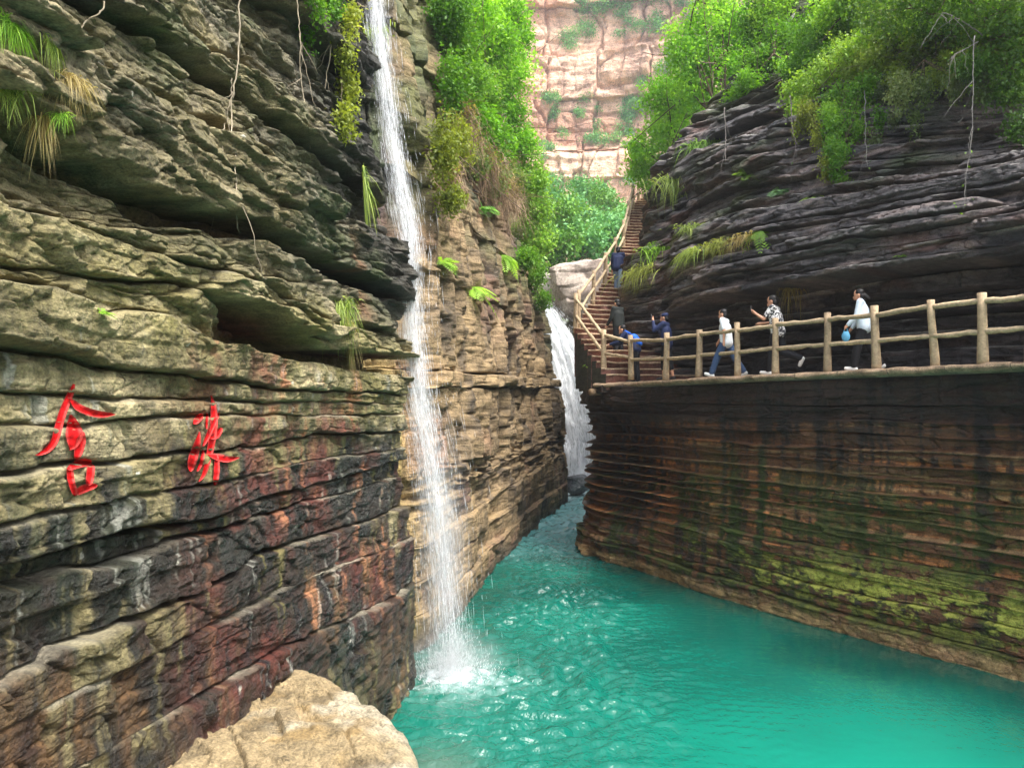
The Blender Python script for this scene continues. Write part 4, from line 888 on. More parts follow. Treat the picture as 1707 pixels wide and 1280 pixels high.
def far_fall():
    base = px(968, 790, 40.5); base[2] = 0.1
    ctl = np.array([list(px(900, 512, 46.3)) + [.5], list(px(916, 526, 45.2)) + [.65], list(px(936, 580, 44.2)) + [1.0], list(px(954, 640, 43.2)) + [1.35], list(px(968, 700, 42.3)) + [1.6], list(px(978, 750, 41.6)) + [1.8], [base[0] + .3, base[1], 0.05, 2.0]])
    t = np.linspace(0, 1, len(ctl)); tt = np.linspace(0, 1, 160); K = np.stack([np.interp(tt, t, ctl[:, i]) for i in range(4)], 1)
    for _ in range(40): K[1:-1] = (K[:-2] + 2 * K[1:-1] + K[2:]) / 4
    root = empty('waterfall', tuple(base), 'broad white waterfall in the gap at the far end of the pool', 'waterfall')
    u = np.linspace(-1, 1, 41); P = K[:, :3]
    for k in range(2):
        V = P[:, None] + np.array([1.0, 0.1, 0])[None, None] * (u[None, :, None] * (K[:, 3] * (1 + 0.12 * vn(tt * 9, tt * 0, 5)))[:, None, None]); bul = 0.45 * np.sqrt(np.clip(1 - u ** 2, 0, 1))[None] + 0.28 * fbm(u[None] * 5 + 4 * k, tt[:, None] * 9 - 1.5 * np.abs(u[None]), 4, 70 + k)
        V = V + np.array([0, -1.0, 0.25])[None, None] * (bul - 0.2 * k)[..., None]
        C = np.zeros((160, 41, 4)); C[..., 0] = u[None] * 0.8 + 5 * k; C[..., 1] = tt[:, None] * 3; C[..., 3] = np.clip((1 - np.abs(u)) * 3.5, 0, 1)[None]
        link('water_sheet', mesh_np('water_sheet', (V - base).reshape(-1, 3), gridF(160, 41), C.reshape(-1, 4)), M_CHUTE, root)
    r = np.random.default_rng(6); n = 7000; i = (r.random(n) * 159).astype(int); q = r.normal(0, 0.6, n)
    Pp = P[i] + np.array([1, .1, 0]) * (q * K[i, 3])[:, None] + np.stack([0 * q, -np.abs(r.normal(0.2, 0.25, n)), r.normal(0.1, 0.15, n)], 1); Pp[:, 2] = np.maximum(Pp[:, 2], .05)
    T = np.gradient(P, axis=0); T /= np.linalg.norm(T, axis=1)[:, None]
    V, F = spindles(Pp, T[i], r.uniform(0.04, 0.2, n), r.uniform(0.008, 0.025, n))
    o = link('water_drops', mesh_np('water_drops', V - base, F), M_DROP, root); o['kind'] = 'stuff'
far_fall()
# ================================================================== PLANTS
def leaf_geo(P, L, W, r, axis=None, spread=1.0, up=0.6):
    n = len(P); A = r.normal(size=(n, 3)) * spread + (np.zeros(3) if axis is None else np.asarray(axis)); A /= np.linalg.norm(A, axis=1)[:, None] + 1e-9
    B = r.normal(size=(n, 3)); B[:, 2] += up * 2; S = np.cross(A, B); S /= np.linalg.norm(S, axis=1)[:, None] + 1e-9; Nn = np.cross(S, A)
    L = np.zeros(n) + L; W = np.zeros(n) + W
    V = np.stack([P, P + A * (L * 0.42)[:, None] + S * (W * 0.5)[:, None] + Nn * (L * 0.08)[:, None], P + A * L[:, None] - Nn * (L * 0.06)[:, None], P + A * (L * 0.42)[:, None] - S * (W * 0.5)[:, None] + Nn * (L * 0.08)[:, None]], 1)
    return V.reshape(-1, 3), np.arange(n * 4).reshape(n, 4)

def clump_points(clumps, n, r, shell=0.55):
    """points spread through ellipsoid clumps (cx,cy,cz,rx,ry,rz), uneven; returns points, clump index"""
    cl = np.asarray(clumps, float); vol = cl[:, 3] * cl[:, 4] * cl[:, 5]; w = vol ** 0.7; w /= w.sum()
    idx = r.choice(len(cl), n, p=w); d = r.normal(size=(n, 3)); d /= np.linalg.norm(d, axis=1)[:, None]
    rad = (shell + (1 - shell) * r.random(n)) * (r.random(n) ** 0.25)
    # lumpy outline: radius modulated by direction, per clump
    lump = 1 + 0.35 * vn(d[:, 0] * 2.2 + idx * 5.1, d[:, 2] * 2.2 + d[:, 1] * 1.7, 77)
    return cl[idx, :3] + d * (rad * lump)[:, None] * cl[idx, 3:6], idx

def plant(name, label, cat, base, clumps, n, leaf, cols, seed, group=None, kind=None, parts=('trunk', 'crown'), stems=None, stem_r=0.06, stem_col=(92, 76, 58), axis=None, spread=1.0, mat=None, sprigs=True, twigs=0):
    r = np.random.default_rng(seed); base = np.asarray(base, float)
    root = empty(name, tuple(base), label, cat, group, kind)
    if sprigs:                                       # leaves gathered on short sprigs so that light falls through between them
        m = max(1, n // 9); C0, idx0 = clump_points(clumps, m, r); P = np.repeat(C0, 9, 0) + r.normal(0, leaf * 0.95, (m * 9, 3)); idx = np.repeat(idx0, 9); sp = np.repeat(r.random(m), 9)
    else: P, idx = clump_points(clumps, n, r); sp = r.random(len(P))
    nl = len(P); tone = r.random(len(clumps))[idx] * 0.45 + sp * 0.35 + r.random(nl) * 0.2
    ca, cb, cc = (np.asarray(c) for c in cols); k = tone[:, None]
    C = np.where(k < 0.5, ca + (cb - ca) * k * 2, cb + (cc - cb) * (k - 0.5) * 2)
    L = leaf * r.uniform(0.6, 1.35, nl); V, F = leaf_geo(P - base, L, L * 0.55, r, axis, spread)
    link(parts[1], mesh_np(parts[1], V, F, np.repeat(C, 4, 0), False), mat or M_LEAF, root)
    mb = MB(); any_ = False
    if stems is None: stems = [[base, np.asarray(c[:3])] for c in clumps]
    for a in stems:
        a = np.array([np.asarray(q, float) for q in a]); t = np.linspace(0, 1, 10); kk = np.linspace(0, 1, len(a)); Pq = np.stack([np.interp(t, kk, a[:, i]) for i in range(3)], 1) - base
        l = np.linalg.norm(Pq[-1] - Pq[0]); Pq = Pq + np.cumsum(r.normal(0, 0.02 * l, Pq.shape), 0) * t[:, None] * 0.6
        mb.tube(Pq, stem_r * np.linspace(1, 0.22, 10) * r.uniform(0.6, 1), 5, lin(*stem_col) * r.uniform(0.8, 1.2)); any_ = True
        for _ in range(twigs):
            i = r.integers(4, 10); d = r.normal(size=3) * 0.35 * l; d[2] += 0.1 * l
            Q = Pq[i] + d * np.linspace(0, 1, 5)[:, None] + np.cumsum(r.normal(0, 0.02 * l, (5, 3)), 0) * np.linspace(0, 1, 5)[:, None]
            mb.tube(Q, stem_r * 0.4 * np.linspace(1, 0.3, 5), 4, lin(*stem_col))
    if any_: link(parts[0], mb.mesh(parts[0]), M_BARK, root)
    return root

BRIGHT = (lin(68, 116, 26), lin(116, 172, 44), lin(172, 214, 84)); MID = (lin(48, 86, 24), lin(88, 136, 40), lin(136, 176, 66)); DARK = (lin(38, 66, 24), lin(70, 106, 38), lin(116, 148, 62))
YEL = (lin(84, 96, 36), lin(128, 142, 56), lin(176, 184, 92)); FARG = (lin(60, 110, 66), lin(96, 152, 84), lin(146, 188, 108))
def fr_d(x, y, d, gap=0.2):
    h = hit(x, y); dh = h[1] * math.cos(PITCH) + (h[2] - CAMZ) * math.sin(PITCH); return min(d, dh - gap)
def cl(items, front=False):
    out = []
    for it in items:
        x, y, d, rx, rz = it; p = px(x, y, fr_d(x, y, d, rx * 0.7) if front else d); out.append((p[0], p[1], p[2], rx, rx * 0.9, rz))
    return out

# trees on top of the right cliff
plant('tree', 'bright green tree leaning over the head of the stairs', 'tree', px(1150, 300, 33), cl([(1075, 255, 34, 1.1, 1.1), (1120, 215, 34, 1.5, 1.3), (1090, 300, 34, 0.9, 0.9), (1140, 280, 34, 1.2, 1.0), (1150, 170, 34, 1.6, 1.3), (1060, 290, 35, .6, .5), (1110, 160, 34, 1.2, 1.0)]), 17000, 0.15, BRIGHT, 21, stem_r=0.09, twigs=2)
plant('tree', 'tall light green tree on the cliff edge right of the far cliff', 'tree', px(1215, 225, 30), cl([(1150, 95, 31, 1.4, 1.2), (1190, 40, 31, 1.5, 1.2), (1210, 120, 31, 1.5, 1.2), (1150, 150, 31, .9, .8), (1240, 60, 31, 1.4, 1.3), (1200, -40, 31, 1.8, 1.2), (1220, 180, 30.5, 1.0, .7), (1130, 60, 31, .8, .7)]), 19000, 0.14, BRIGHT, 22, stem_r=0.10, twigs=3)
plant('tree', 'green tree with dark branches between the cliff top and the vines', 'tree', px(1310, 190, 26), cl([(1270, 40, 26, 1.3, 1.1), (1300, 100, 26, 1.2, 0.9), (1340, 30, 26, 1.4, 1.0), (1260, 130, 26.5, .9, .8), (1320, -50, 26, 1.6, 1.0), (1380, 60, 25, 1.2, .9), (1290, 160, 26, .7, .4)]), 15000, 0.12, MID, 23, stem_r=0.09, twigs=4)
plant('tree', 'shaded dark green tree overhanging the top right of the gorge', 'tree', px(1640, 60, 15.5), cl([(1480, 0, 16.5, 1.1, .7), (1560, 20, 16, 1.0, .6), (1640, 30, 15, .9, .5), (1700, 60, 14.5, .8, .6), (1600, -60, 15, 1.5, .6), (1720, -20, 14, 1.0, .6), (1690, 120, 14.5, .5, .5)]), 13000, 0.085, DARK, 24, stem_r=0.05, twigs=4)
# creepers spilling over the right cliff
plant('creeper', 'light green creeper spilling furthest left over the right cliff brow', 'creeper', px(1440, 60, 19), cl([(1340, 150, 20, .8, .45), (1380, 120, 20, .8, .45), (1430, 85, 19.5, .8, .45), (1480, 60, 19, .8, .4), (1400, 170, 19.5, .5, .4), (1330, 185, 20, .4, .3), (1520, 50, 18.5, .7, .4)], True), 12000, 0.085, (lin(70, 104, 32), lin(112, 150, 50), lin(160, 190, 84)), 25, parts=('stem', 'foliage'), stem_r=0.03, axis=(-0.3, -0.3, -0.7), twigs=2)
plant('creeper', 'light green creeper draped along the top of the right cliff', 'creeper', px(1560, 60, 16.6), cl([(1470, 95, 18, .6, .4), (1540, 75, 17, .6, .35), (1600, 100, 16.2, .5, .35), (1650, 60, 15.4, .5, .35), (1500, 130, 17.4, .4, .35), (1430, 120, 18.6, .5, .4), (1560, 130, 16.6, .35, .3)], True), 10000, .075, (lin(70, 96, 36), lin(116, 142, 56), lin(164, 182, 88)), 31, parts=('stem', 'foliage'), stem_r=.02, axis=(-.2, -.3, -.9), twigs=2)
plant('creeper', 'leafy creeper curtain hanging down the right cliff face', 'creeper', px(1410, 150, 18.6), cl([(1395, 170, 18.6, .35, .5), (1390, 215, 18.4, .30, .45), (1400, 255, 18.3, .28, .4), (1420, 200, 18.3, .25, .5), (1450, 150, 18.4, .4, .5), (1465, 205, 18.2, .15, .5)], True), 6500, 0.07, MID, 26, parts=('stem', 'foliage'), stem_r=0.02, axis=(0, -0.3, -1.2), twigs=1)
plant('creeper', 'thin grey-green creeper right of the leafy curtain', 'creeper', px(1480, 120, 17.8), cl([(1475, 150, 17.6, .3, .35), (1490, 200, 17.5, .12, .4), (1460, 240, 17.6, .12, .35), (1520, 140, 17.2, .3, .3)], True), 2200, 0.07, (lin(70, 86, 60), lin(100, 116, 84), lin(140, 152, 118)), 27, parts=('stem', 'foliage'), stem_r=0.015, axis=(0, -0.3, -1.2))
plant('shrub', 'dim green shrub in the hollow at the right edge', 'shrub', px(1690, 190, 14.6), cl([(1680, 150, 14.6, .5, .4), (1700, 210, 14.4, .4, .4), (1630, 110, 14.8, .5, .3)], True), 3800, 0.07, DARK, 28, parts=('stem', 'foliage'), stem_r=0.02, axis=(0, -0.3, -.8))

plant('tree', 'fresh green tree spreading over the brow at the top right', 'tree', px(1500, 30, 19.5), cl([(1400, 20, 20.5, 1.0, .7), (1460, 40, 20, .9, .6), (1520, 10, 19, .9, .6), (1580, 30, 18, .8, .5), (1440, 90, 19.6, .6, .4), (1500, 80, 19, .6, .4), (1640, 10, 17, .8, .5), (1700, 30, 16, .7, .5)], True), 15000, .095, (lin(70, 112, 32), lin(118, 164, 50), lin(166, 202, 86)), 34, stem_r=.05, axis=(-.2, -.4, -.3), twigs=4)
plant('shrub', 'green shrub covering the rock peak left of the brow tree', 'shrub', px(1290, 90, 24), cl([(1285, 20, 25, .9, .7), (1300, 60, 24.5, .8, .6), (1270, 95, 25, .7, .5), (1250, 135, 25, .6, .4), (1320, 110, 23.5, .6, .45), (1300, -30, 25, 1.0, .6), (1225, 165, 25.5, .45, .3)], True), 11000, .10, (lin(62, 104, 28), lin(106, 156, 44), lin(156, 196, 76)), 36, parts=('stem', 'foliage'), stem_r=.03, axis=(-.2, -.3, -.3), twigs=3)
plant('creeper', 'long green strands hanging beside the leafy curtain', 'creeper', px(1440, 130, 18), cl([(1425, 160, 18, .25, .4), (1432, 215, 18, .16, .4), (1405, 300, 17.8, .14, .35), (1385, 190, 18.2, .3, .4), (1388, 250, 18, .22, .4), (1395, 285, 18, .18, .3)], True), 5200, .06, MID, 35, parts=('stem', 'foliage'), stem_r=.012, axis=(0, -.3, -1.3))
plant('shrub', 'leafy shrub on the brow above the creeper curtain', 'shrub', px(1400, 90, 21), cl([(1360, 60, 21.5, 1.0, .8), (1420, 40, 21, 1.0, .7), (1470, 10, 20, 1.0, .7), (1400, 100, 20.5, .8, .5), (1340, 110, 21.5, .8, .5), (1440, -20, 20, 1.2, .7)]), 13000, .10, MID, 29, parts=('stem', 'foliage'), stem_r=.03, axis=(-.2, -.3, -.4), twigs=3)
plant('shrub', 'olive shrub hanging from the top edge right of the curtain', 'shrub', px(1540, 40, 17.5), cl([(1520, 70, 17.5, .7, .5), (1570, 50, 17, .7, .5), (1500, 30, 17.8, .8, .5), (1610, 70, 16.4, .6, .4), (1550, 110, 17, .4, .3), (1660, 90, 15.6, .5, .35)]), 9000, .08, (lin(56, 74, 34), lin(92, 112, 52), lin(140, 156, 84)), 30, parts=('stem', 'foliage'), stem_r=.025, axis=(-.2, -.3, -.6), twigs=4)
# shrubs on the left cliff beyond the fall
def clh(items, out=0.35):
    """clumps sitting on the rock face met at a pixel: (x, y, radius, height)"""
    o = []
    for x, y, rx, rz in items:
        p, nr_ = hit(x, y, True)
        if p[1] > 60: p = px(x, y, 31)
        v = np.array([0, 0, CAMZ]) - p; v /= np.linalg.norm(v); q = p + v * rx * 0.5 + np.array([out, 0, 0])
        o.append((q[0], q[1], q[2], rx, rx * 0.9, rz))
    return o
LB = [('lime green shrub high on the left cliff beside the far cliff', [(800, 60, 1.2, 1.3), (840, 120, 1.1, 1.2), (770, 20, 1.1, 1.2), (830, 10, 1.2, 1.0), (850, 60, .9, .9), (810, 130, .9, .8)], 16000, .13, BRIGHT),
      ('mid green hanging shrub right of the thin waterfall top', [(740, 60, .6, 1.0), (728, 140, .5, .9), (760, 130, .7, .9), (722, 20, .6, .7), (785, 160, .7, .7)], 13000, .10, MID),
      ('leafy light green shrub halfway up the left cliff', [(830, 190, 1.0, 1.0), (800, 235, .7, .8), (855, 240, .8, .9), (775, 200, .6, .7)], 11000, .12, BRIGHT),
      ('pale green shrub hanging beside the far cliff foot', [(870, 300, .8, 1.0), (878, 350, .7, .9), (855, 390, .6, .8), (885, 400, .6, .7)], 10000, .12, (lin(70, 110, 40), lin(120, 164, 62), lin(170, 204, 104))),
      ('drooping olive shrub just right of the falling water', [(708, 250, .3, .8), (735, 240, .45, .7), (722, 330, .3, .4)], 5200, .08, YEL),
      ('lower green shrub above the fractured left cliff', [(880, 460, .5, .6), (860, 430, .5, .5), (893, 500, .4, .5)], 5000, .10, MID),
      ('grey-green shrub low beside the dry straw shrub', [(800, 300, .5, .6), (770, 270, .45, .5), (835, 300, .6, .5)], 6000, .10, (lin(60, 80, 40), lin(96, 118, 62), lin(140, 158, 96)))]
for i, (lb, its, n, lf, cs) in enumerate(LB):
    c_ = clh(its); plant('shrub', lb, 'shrub', hit(its[0][0], its[0][1]) if hit(its[0][0], its[0][1])[1] < 60 else c_[0][:3], c_, n, lf, cs, 40 + i, group='shrubs on the left cliff', parts=('stem', 'foliage'), stem_r=0.035, axis=(0.25, -0.2, -0.45), twigs=3)

def twig_tangle(label, pts, n, seed, length=0.9, col=(150, 124, 96)):
    """dry stems hanging in a tangle"""
    r = np.random.default_rng(seed); c = clh(pts); P, idx = clump_points(c, n, r, 0.2); base = np.array(c[0][:3])
    root = empty('dry_shrub', tuple(base), label, 'shrub', 'dry shrubs on the left cliff'); mb = MB()
    for p in P:
        d = np.array([r.normal(0.1, .4), r.normal(-.1, .4), r.normal(-.6, .6)]); d /= np.linalg.norm(d); l = length * r.uniform(.4, 1.2); t = np.linspace(0, 1, 6)[:, None]
        Q = p + d * t * l + np.array([0, 0, -0.35 * l]) * t ** 2 + np.cumsum(r.normal(0, 0.03 * l, (6, 3)), 0)
        mb.tube(Q - base, 0.007 * np.linspace(1, .4, 6) * r.uniform(.6, 1.5), 3, lin(*col) * r.uniform(.6, 1.25), cap=False)
    link('twigs', mb.mesh('twigs', False), M_BARK, root)
    V, F = leaf_geo(clump_points(c, n * 5, r, .2)[0] - base, 0.07, 0.04, r, (0, 0, -.6)); cc = np.repeat(lin(150, 140, 84) * r.uniform(.5, 1.2, (n * 5, 1)), 4, 0)
    link('withered_leaves', mesh_np('withered_leaves', V, F, cc, False), M_LEAF, root)
twig_tangle('brown tangle of dry stems in the middle of the left cliff greenery', [(755, 230, .6, .6), (785, 270, .7, .7), (742, 190, .5, .6), (815, 310, .6, .6), (725, 290, .4, .4)], 1300, 61)
twig_tangle('straw-coloured dry shrub hanging beside the far cliff', [(850, 275, .7, .9), (832, 320, .5, .7), (858, 330, .5, .8)], 900, 62, 1.2, (176, 150, 118))

plant('creeper', 'trailing creeper in front of the dark hollow at the right', 'creeper', px(1540, 100, 16), cl([(1500, 150, 16, .3, .5), (1540, 150, 16, .25, .45), (1590, 140, 15.4, .25, .4), (1525, 200, 16, .12, .4), (1640, 150, 14.8, .2, .4)], True), 3600, .065, (lin(60, 80, 44), lin(94, 114, 66), lin(140, 152, 104)), 32, parts=('stem', 'foliage'), stem_r=.012, axis=(0, -.3, -1.3))
plant('creeper', 'yellow-green strands hanging left of the leafy curtain', 'creeper', px(1350, 170, 19), cl([(1345, 190, 19, .3, .4), (1362, 230, 18.8, .15, .45), (1375, 280, 18.6, .12, .4), (1330, 220, 19, .12, .3)], True), 2800, .06, YEL, 33, parts=('stem', 'foliage'), stem_r=.012, axis=(0, -.3, -1.3))
def fern(label, x, y, size, seed, cols=BRIGHT, group='ferns on the rock faces', fronds=15, cat='fern', name='fern', d=None, droop=0.9):
    r = np.random.default_rng(seed); p, nor = hit(x, y, True); p = p if d is None else px(x, y, d)
    if nor @ (p - np.array([0, 0, CAMZ])) > 0: nor = -nor
    root = empty(name, tuple(p), label, cat, group)
    for k in range(fronds):
        a = r.uniform(0, 6.283); out_ = np.array([math.cos(a), math.sin(a), r.uniform(.1, 1.0)]) + nor * 0.9; out_ /= np.linalg.norm(out_); l = size * r.uniform(.6, 1.15)
        t = np.linspace(0, 1, 14)[:, None]; Q = out_ * t * l + np.array([0, 0, -droop * l]) * t ** 2.2 * r.uniform(.5, 1.0)
        T = np.gradient(Q, axis=0); T /= np.linalg.norm(T, axis=1)[:, None]; Sd = np.cross(T, [0, 0, 1.0]); Sd /= np.linalg.norm(Sd, axis=1)[:, None] + 1e-6
        mb = MB(); c = (cols[0] + (cols[2] - cols[0]) * r.uniform(.3, 1))
        mb.tube(Q, 0.004 * size * 2 * np.linspace(1, .4, 14), 3, c * .8, cap=False)
        for s_ in (-1, 1):
            w = size * 0.30 * np.sin(np.clip(t[1:, 0] * 1.05 + .05, 0, 1) * math.pi) ** .7
            tip = Q[1:] + s_ * Sd[1:] * w[:, None] + T[1:] * w[:, None] * .45 + np.array([0, 0, -1]) * w[:, None] * .25; hw = l / 14 * .75
            Vq = np.stack([Q[1:], Q[1:] * .5 + tip * .5 + T[1:] * hw * .7, tip, Q[1:] * .5 + tip * .5 - T[1:] * hw * .7], 1).reshape(-1, 3)
            mb.add(Vq, np.arange(len(Vq)).reshape(-1, 4), c * r.uniform(.85, 1.1))
        link('frond', mb.mesh('frond', False), M_LEAF, root)
    return root
fern('fresh green fern right of the falling water, nearest the fall', 733, 440, .55, 71)
fern('fresh green fern below and right of the one beside the fall', 790, 478, .62, 72, fronds=18)
fern('bright fern clump at the right end of the left cliff ledge', 838, 425, .75, 73, fronds=20)
fern('bluish green fern highest on the fractured left cliff', 806, 352, .6, 74, (lin(50, 100, 50), lin(80, 140, 70), lin(130, 180, 100)))
fern('long drooping fern lowest in the chain on the right cliff', 1268, 385, .55, 75, MID, droop=1.3)
fern('broad bluish fern on the right cliff under the hanging stem', 1300, 322, .5, 76, (lin(60, 104, 66), lin(90, 140, 96), lin(140, 180, 130)))
fern('feathery fern on the right cliff below the creeper curtain', 1355, 328, .5, 77, BRIGHT)
fern('dark fern high in the shade of the right cliff', 1245, 295, .5, 78, DARK)
fern('tiny fern alone on the right cliff near the middle of the walkway', 1500, 428, .22, 79, MID, fronds=9)
fern('small plant growing on the side of the sandy boulder', 606, 1192, .12, 80, BRIGHT, fronds=14)
fern('green plant on the rock edge under the stair railing', 984, 612, .35, 81, BRIGHT)
fern('small plant on the ledge above the carved characters', 168, 523, .10, 82, BRIGHT, fronds=10)

def tuft(label, x, y, size, seed, cols=YEL, n=160, name='grass_tuft', cat='grass', group='grass tufts on the rock', droop=1.2, wid=0.3, blade=0.009):
    r = np.random.default_rng(seed); p, nor = hit(x, y, True)
    if nor @ (p - np.array([0, 0, CAMZ])) > 0: nor = -nor
    side = np.cross(nor, [0, 0, 1.0]); side /= np.linalg.norm(side) + 1e-6; mb = MB()
    for k in range(n):
        b = side * r.normal(0, wid) * size + np.array([0, 0, r.normal(0, .12 * size)]); o = nor * r.uniform(.2, .9) + side * r.normal(0, .5) + np.array([0, 0, r.uniform(-.1, 1.0)]); o /= np.linalg.norm(o); l = size * r.uniform(.4, 1.1)
        t = np.linspace(0, 1, 6)[:, None]; Q = b + o * t * l + np.array([0, 0, -droop * l]) * t ** 2; w = min(blade, size * 0.022) * (1 - t ** 1.5) * r.uniform(.6, 1.4); s2 = np.cross(o, r.normal(size=3)); s2 /= np.linalg.norm(s2)
        Vq = np.stack([Q - s2 * w, Q + s2 * w], 1).reshape(-1, 3); mb.add(Vq, gridF(6, 2), cols[0] + (cols[2] - cols[0]) * r.random())
    o = link(name, mb.mesh(name, False), M_LEAF, loc=p); return tag(o, label, cat, group)
DRY = (lin(120, 104, 62), lin(160, 140, 88), lin(200, 184, 130)); GY = (lin(70, 100, 34), lin(120, 144, 56), lin(170, 186, 96))
tuft('green grass tuft in the top left corner of the left cliff', 22, 40, .12, 91, BRIGHT, 320, wid=.4, droop=.9)
tuft('small green tuft right of the corner grass on the left cliff', 88, 75, .10, 92, GY, 180, wid=.5)
tuft('pale drooping dry grass on the upper left cliff', 118, 130, .13, 93, DRY, 260, wid=.4, droop=1.6)
tuft('yellow-green grass at the left edge below the corner tuft', 12, 150, .11, 94, GY, 200, wid=.5)
tuft('straw tuft hanging over the dark crack at the left', 72, 195, .13, 95, DRY, 160, wid=.2, droop=2.2)
tuft('green leafy tuft above the hanging straw tuft', 100, 190, .08, 96, BRIGHT, 120)
tuft('green tuft on the ledge left of the waterfall, level with the walkway', 566, 505, .32, 97, GY, 220, wid=.3, droop=1.5)
tuft('straw coloured grass below the green tuft near the fall', 575, 540, .28, 98, DRY, 160, wid=.4, droop=1.9)
tuft('bright moss tuft left of the waterfall halfway up', 606, 300, .45, 99, GY, 260, wid=.4, droop=1.1)
tuft('mossy yellow tuft left of the waterfall top', 622, 60, .5, 100, GY, 240, wid=.4, droop=1.3)
for i, (lb, x, y, s_, cs) in enumerate([('bright grass patch on the ledge beside the stairs', 1105, 412, .6, BRIGHT), ('yellowish grass along the right cliff ledge', 1150, 425, .55, GY), ('long yellow grass right of the bright patch on the ledge', 1195, 410, .5, YEL), ('pale grass at the outer end of the lower right ledge', 1065, 452, .6, YEL), ('grass trailing in the middle of the upper right ledge', 1160, 380, .45, GY), ('dry grass at the right end of the right cliff ledge', 1232, 402, .45, DRY), ('mossy grass on the upper brow beside the stairs', 1125, 300, .6, GY), ('olive grass on the shoulder of the right cliff', 1180, 240, .6, MID)]):
    tuft(lb, x, y, s_, 110 + i, cs, 260, wid=.6, droop=1.4, blade=.011)
tuft('dry brown root tuft on the alcove brow above the walkway', 1318, 480, .3, 130, DRY, 120, wid=.5, droop=1.8)

plant('creeper', 'green creeper hanging on the left cliff left of the fall', 'creeper', hit(568, 120), [tuple(hit(565, 90) + (.1, -.1, 0)) + (.14, .14, .35), tuple(hit(572, 150) + (.1, -.1, 0)) + (.16, .16, .4), tuple(hit(566, 205) + (.1, -.1, 0)) + (.13, .13, .3), tuple(hit(575, 40) + (.1, -.1, 0)) + (.15, .15, .35)], 2400, .06, YEL, 141, parts=('stem', 'foliage'), stem_r=.01, axis=(.2, -.3, -.8))
plant('creeper', 'sparse green creeper at the top of the left cliff', 'creeper', hit(500, 40), [tuple(hit(500, 50) + (.1, -.1, 0)) + (.12, .12, .4), tuple(hit(520, 10) + (.1, -.1, 0)) + (.2, .2, .3), tuple(hit(545, 15) + (.1, -.1, 0)) + (.2, .2, .3)], 1400, .055, MID, 142, parts=('stem', 'foliage'), stem_r=.01, axis=(.2, -.3, -.8))

def vine(label, pts, r0, seed, leaves=0, col=(150, 138, 116), forks=0, cols=MID):
    """bare hanging stem through pixel/depth points"""
    r = np.random.default_rng(seed); K = np.array([px(x, y, fr_d(x, y, d, .12)) for x, y, d in pts]); t = np.linspace(0, 1, len(K)); tt = np.linspace(0, 1, 40)
    Q = np.stack([np.interp(tt, t, K[:, i]) for i in range(3)], 1); Q = Q + np.cumsum(r.normal(0, .008, Q.shape), 0) * [1, 1, .3]
    root = empty('hanging_vine', tuple(Q[0]), label, 'vine', 'bare hanging vines'); mb = MB(); mb.tube(Q - Q[0], r0 * np.linspace(1, .5, 40), 5, lin(*col))
    for _ in range(forks):
        i = r.integers(8, 36); d = np.array([r.normal(0, .3), r.normal(0, .2), -r.uniform(.2, .8)]); q = Q[i] + d * np.linspace(0, 1, 8)[:, None] + np.cumsum(r.normal(0, .015, (8, 3)), 0)
        mb.tube(q - Q[0], r0 * .6 * np.linspace(1, .4, 8), 4, lin(*col) * .9)
    link('stem', mb.mesh('stem'), M_BARK, root)
    if leaves:
        P = Q[r.integers(5, 40, leaves)] + r.normal(0, .06, (leaves, 3)); V, F = leaf_geo(P - Q[0], .06, .035, r, (0, 0, -.8))
        link('foliage', mesh_np('foliage', V, F, np.repeat(cols[0] + (cols[2] - cols[0]) * r.random((leaves, 1)), 4, 0), False), M_LEAF, root)
vine('long pale vine hanging down the middle of the left cliff', [(403, -20, 7.2), (400, 90, 7.1), (396, 200, 7.0), (400, 300, 6.9), (403, 390, 6.8)], .008, 151, forks=5)
vine('short pale vine beside the long one on the left cliff', [(388, 130, 7.2), (390, 200, 7.1), (392, 250, 7.05)], .005, 152)
vine('pale stem slanting across the top of the left cliff', [(170, 3, 5.2), (140, 50, 5.1), (115, 75, 5.0)], .006, 153)
vine('thin vine left of the green creeper near the fall', [(495, -10, 9.6), (505, 120, 9.5), (518, 250, 9.4)], .008, 154, forks=4)
vine('thin vine right of the green creeper near the fall', [(560, -10, 11.2), (548, 130, 11.1), (552, 280, 11.0)], .008, 155, forks=3)
vine('long forked vine hanging at the far right of the right cliff', [(1625, 60, 14.0), (1622, 150, 13.9), (1624, 220, 13.8), (1612, 300, 13.6), (1606, 350, 13.5)], .011, 156, 20, (104, 100, 96), 6)
vine('twisted dark vine left of the leafy curtain', [(1316, 160, 18.6), (1320, 215, 18.5), (1330, 240, 18.4), (1322, 300, 18.3)], .013, 157, 10, (92, 84, 82), 5)
vine('slender vine falling between the curtain and the thin creeper', [(1440, 150, 17.8), (1444, 220, 17.7), (1446, 280, 17.6)], .012, 158, 24, (140, 138, 130), 3)
vine('short vine dangling at the left end of the right cliff', [(1208, 180, 20.5), (1210, 230, 20.4), (1212, 268, 20.3)], .014, 159, 0, (120, 112, 108), 2)
vine('bare branch reaching left from the top right tree', [(1640, 60, 14.8), (1600, 30, 14.7), (1570, 20, 14.6), (1552, 55, 14.6)], .012, 160, 10, (120, 114, 108), 6)
vine('bare branch drooping right of the hollow', [(1630, 70, 14.4), (1600, 85, 14.3), (1575, 100, 14.2)], .010, 161, 6, (116, 110, 104), 4)

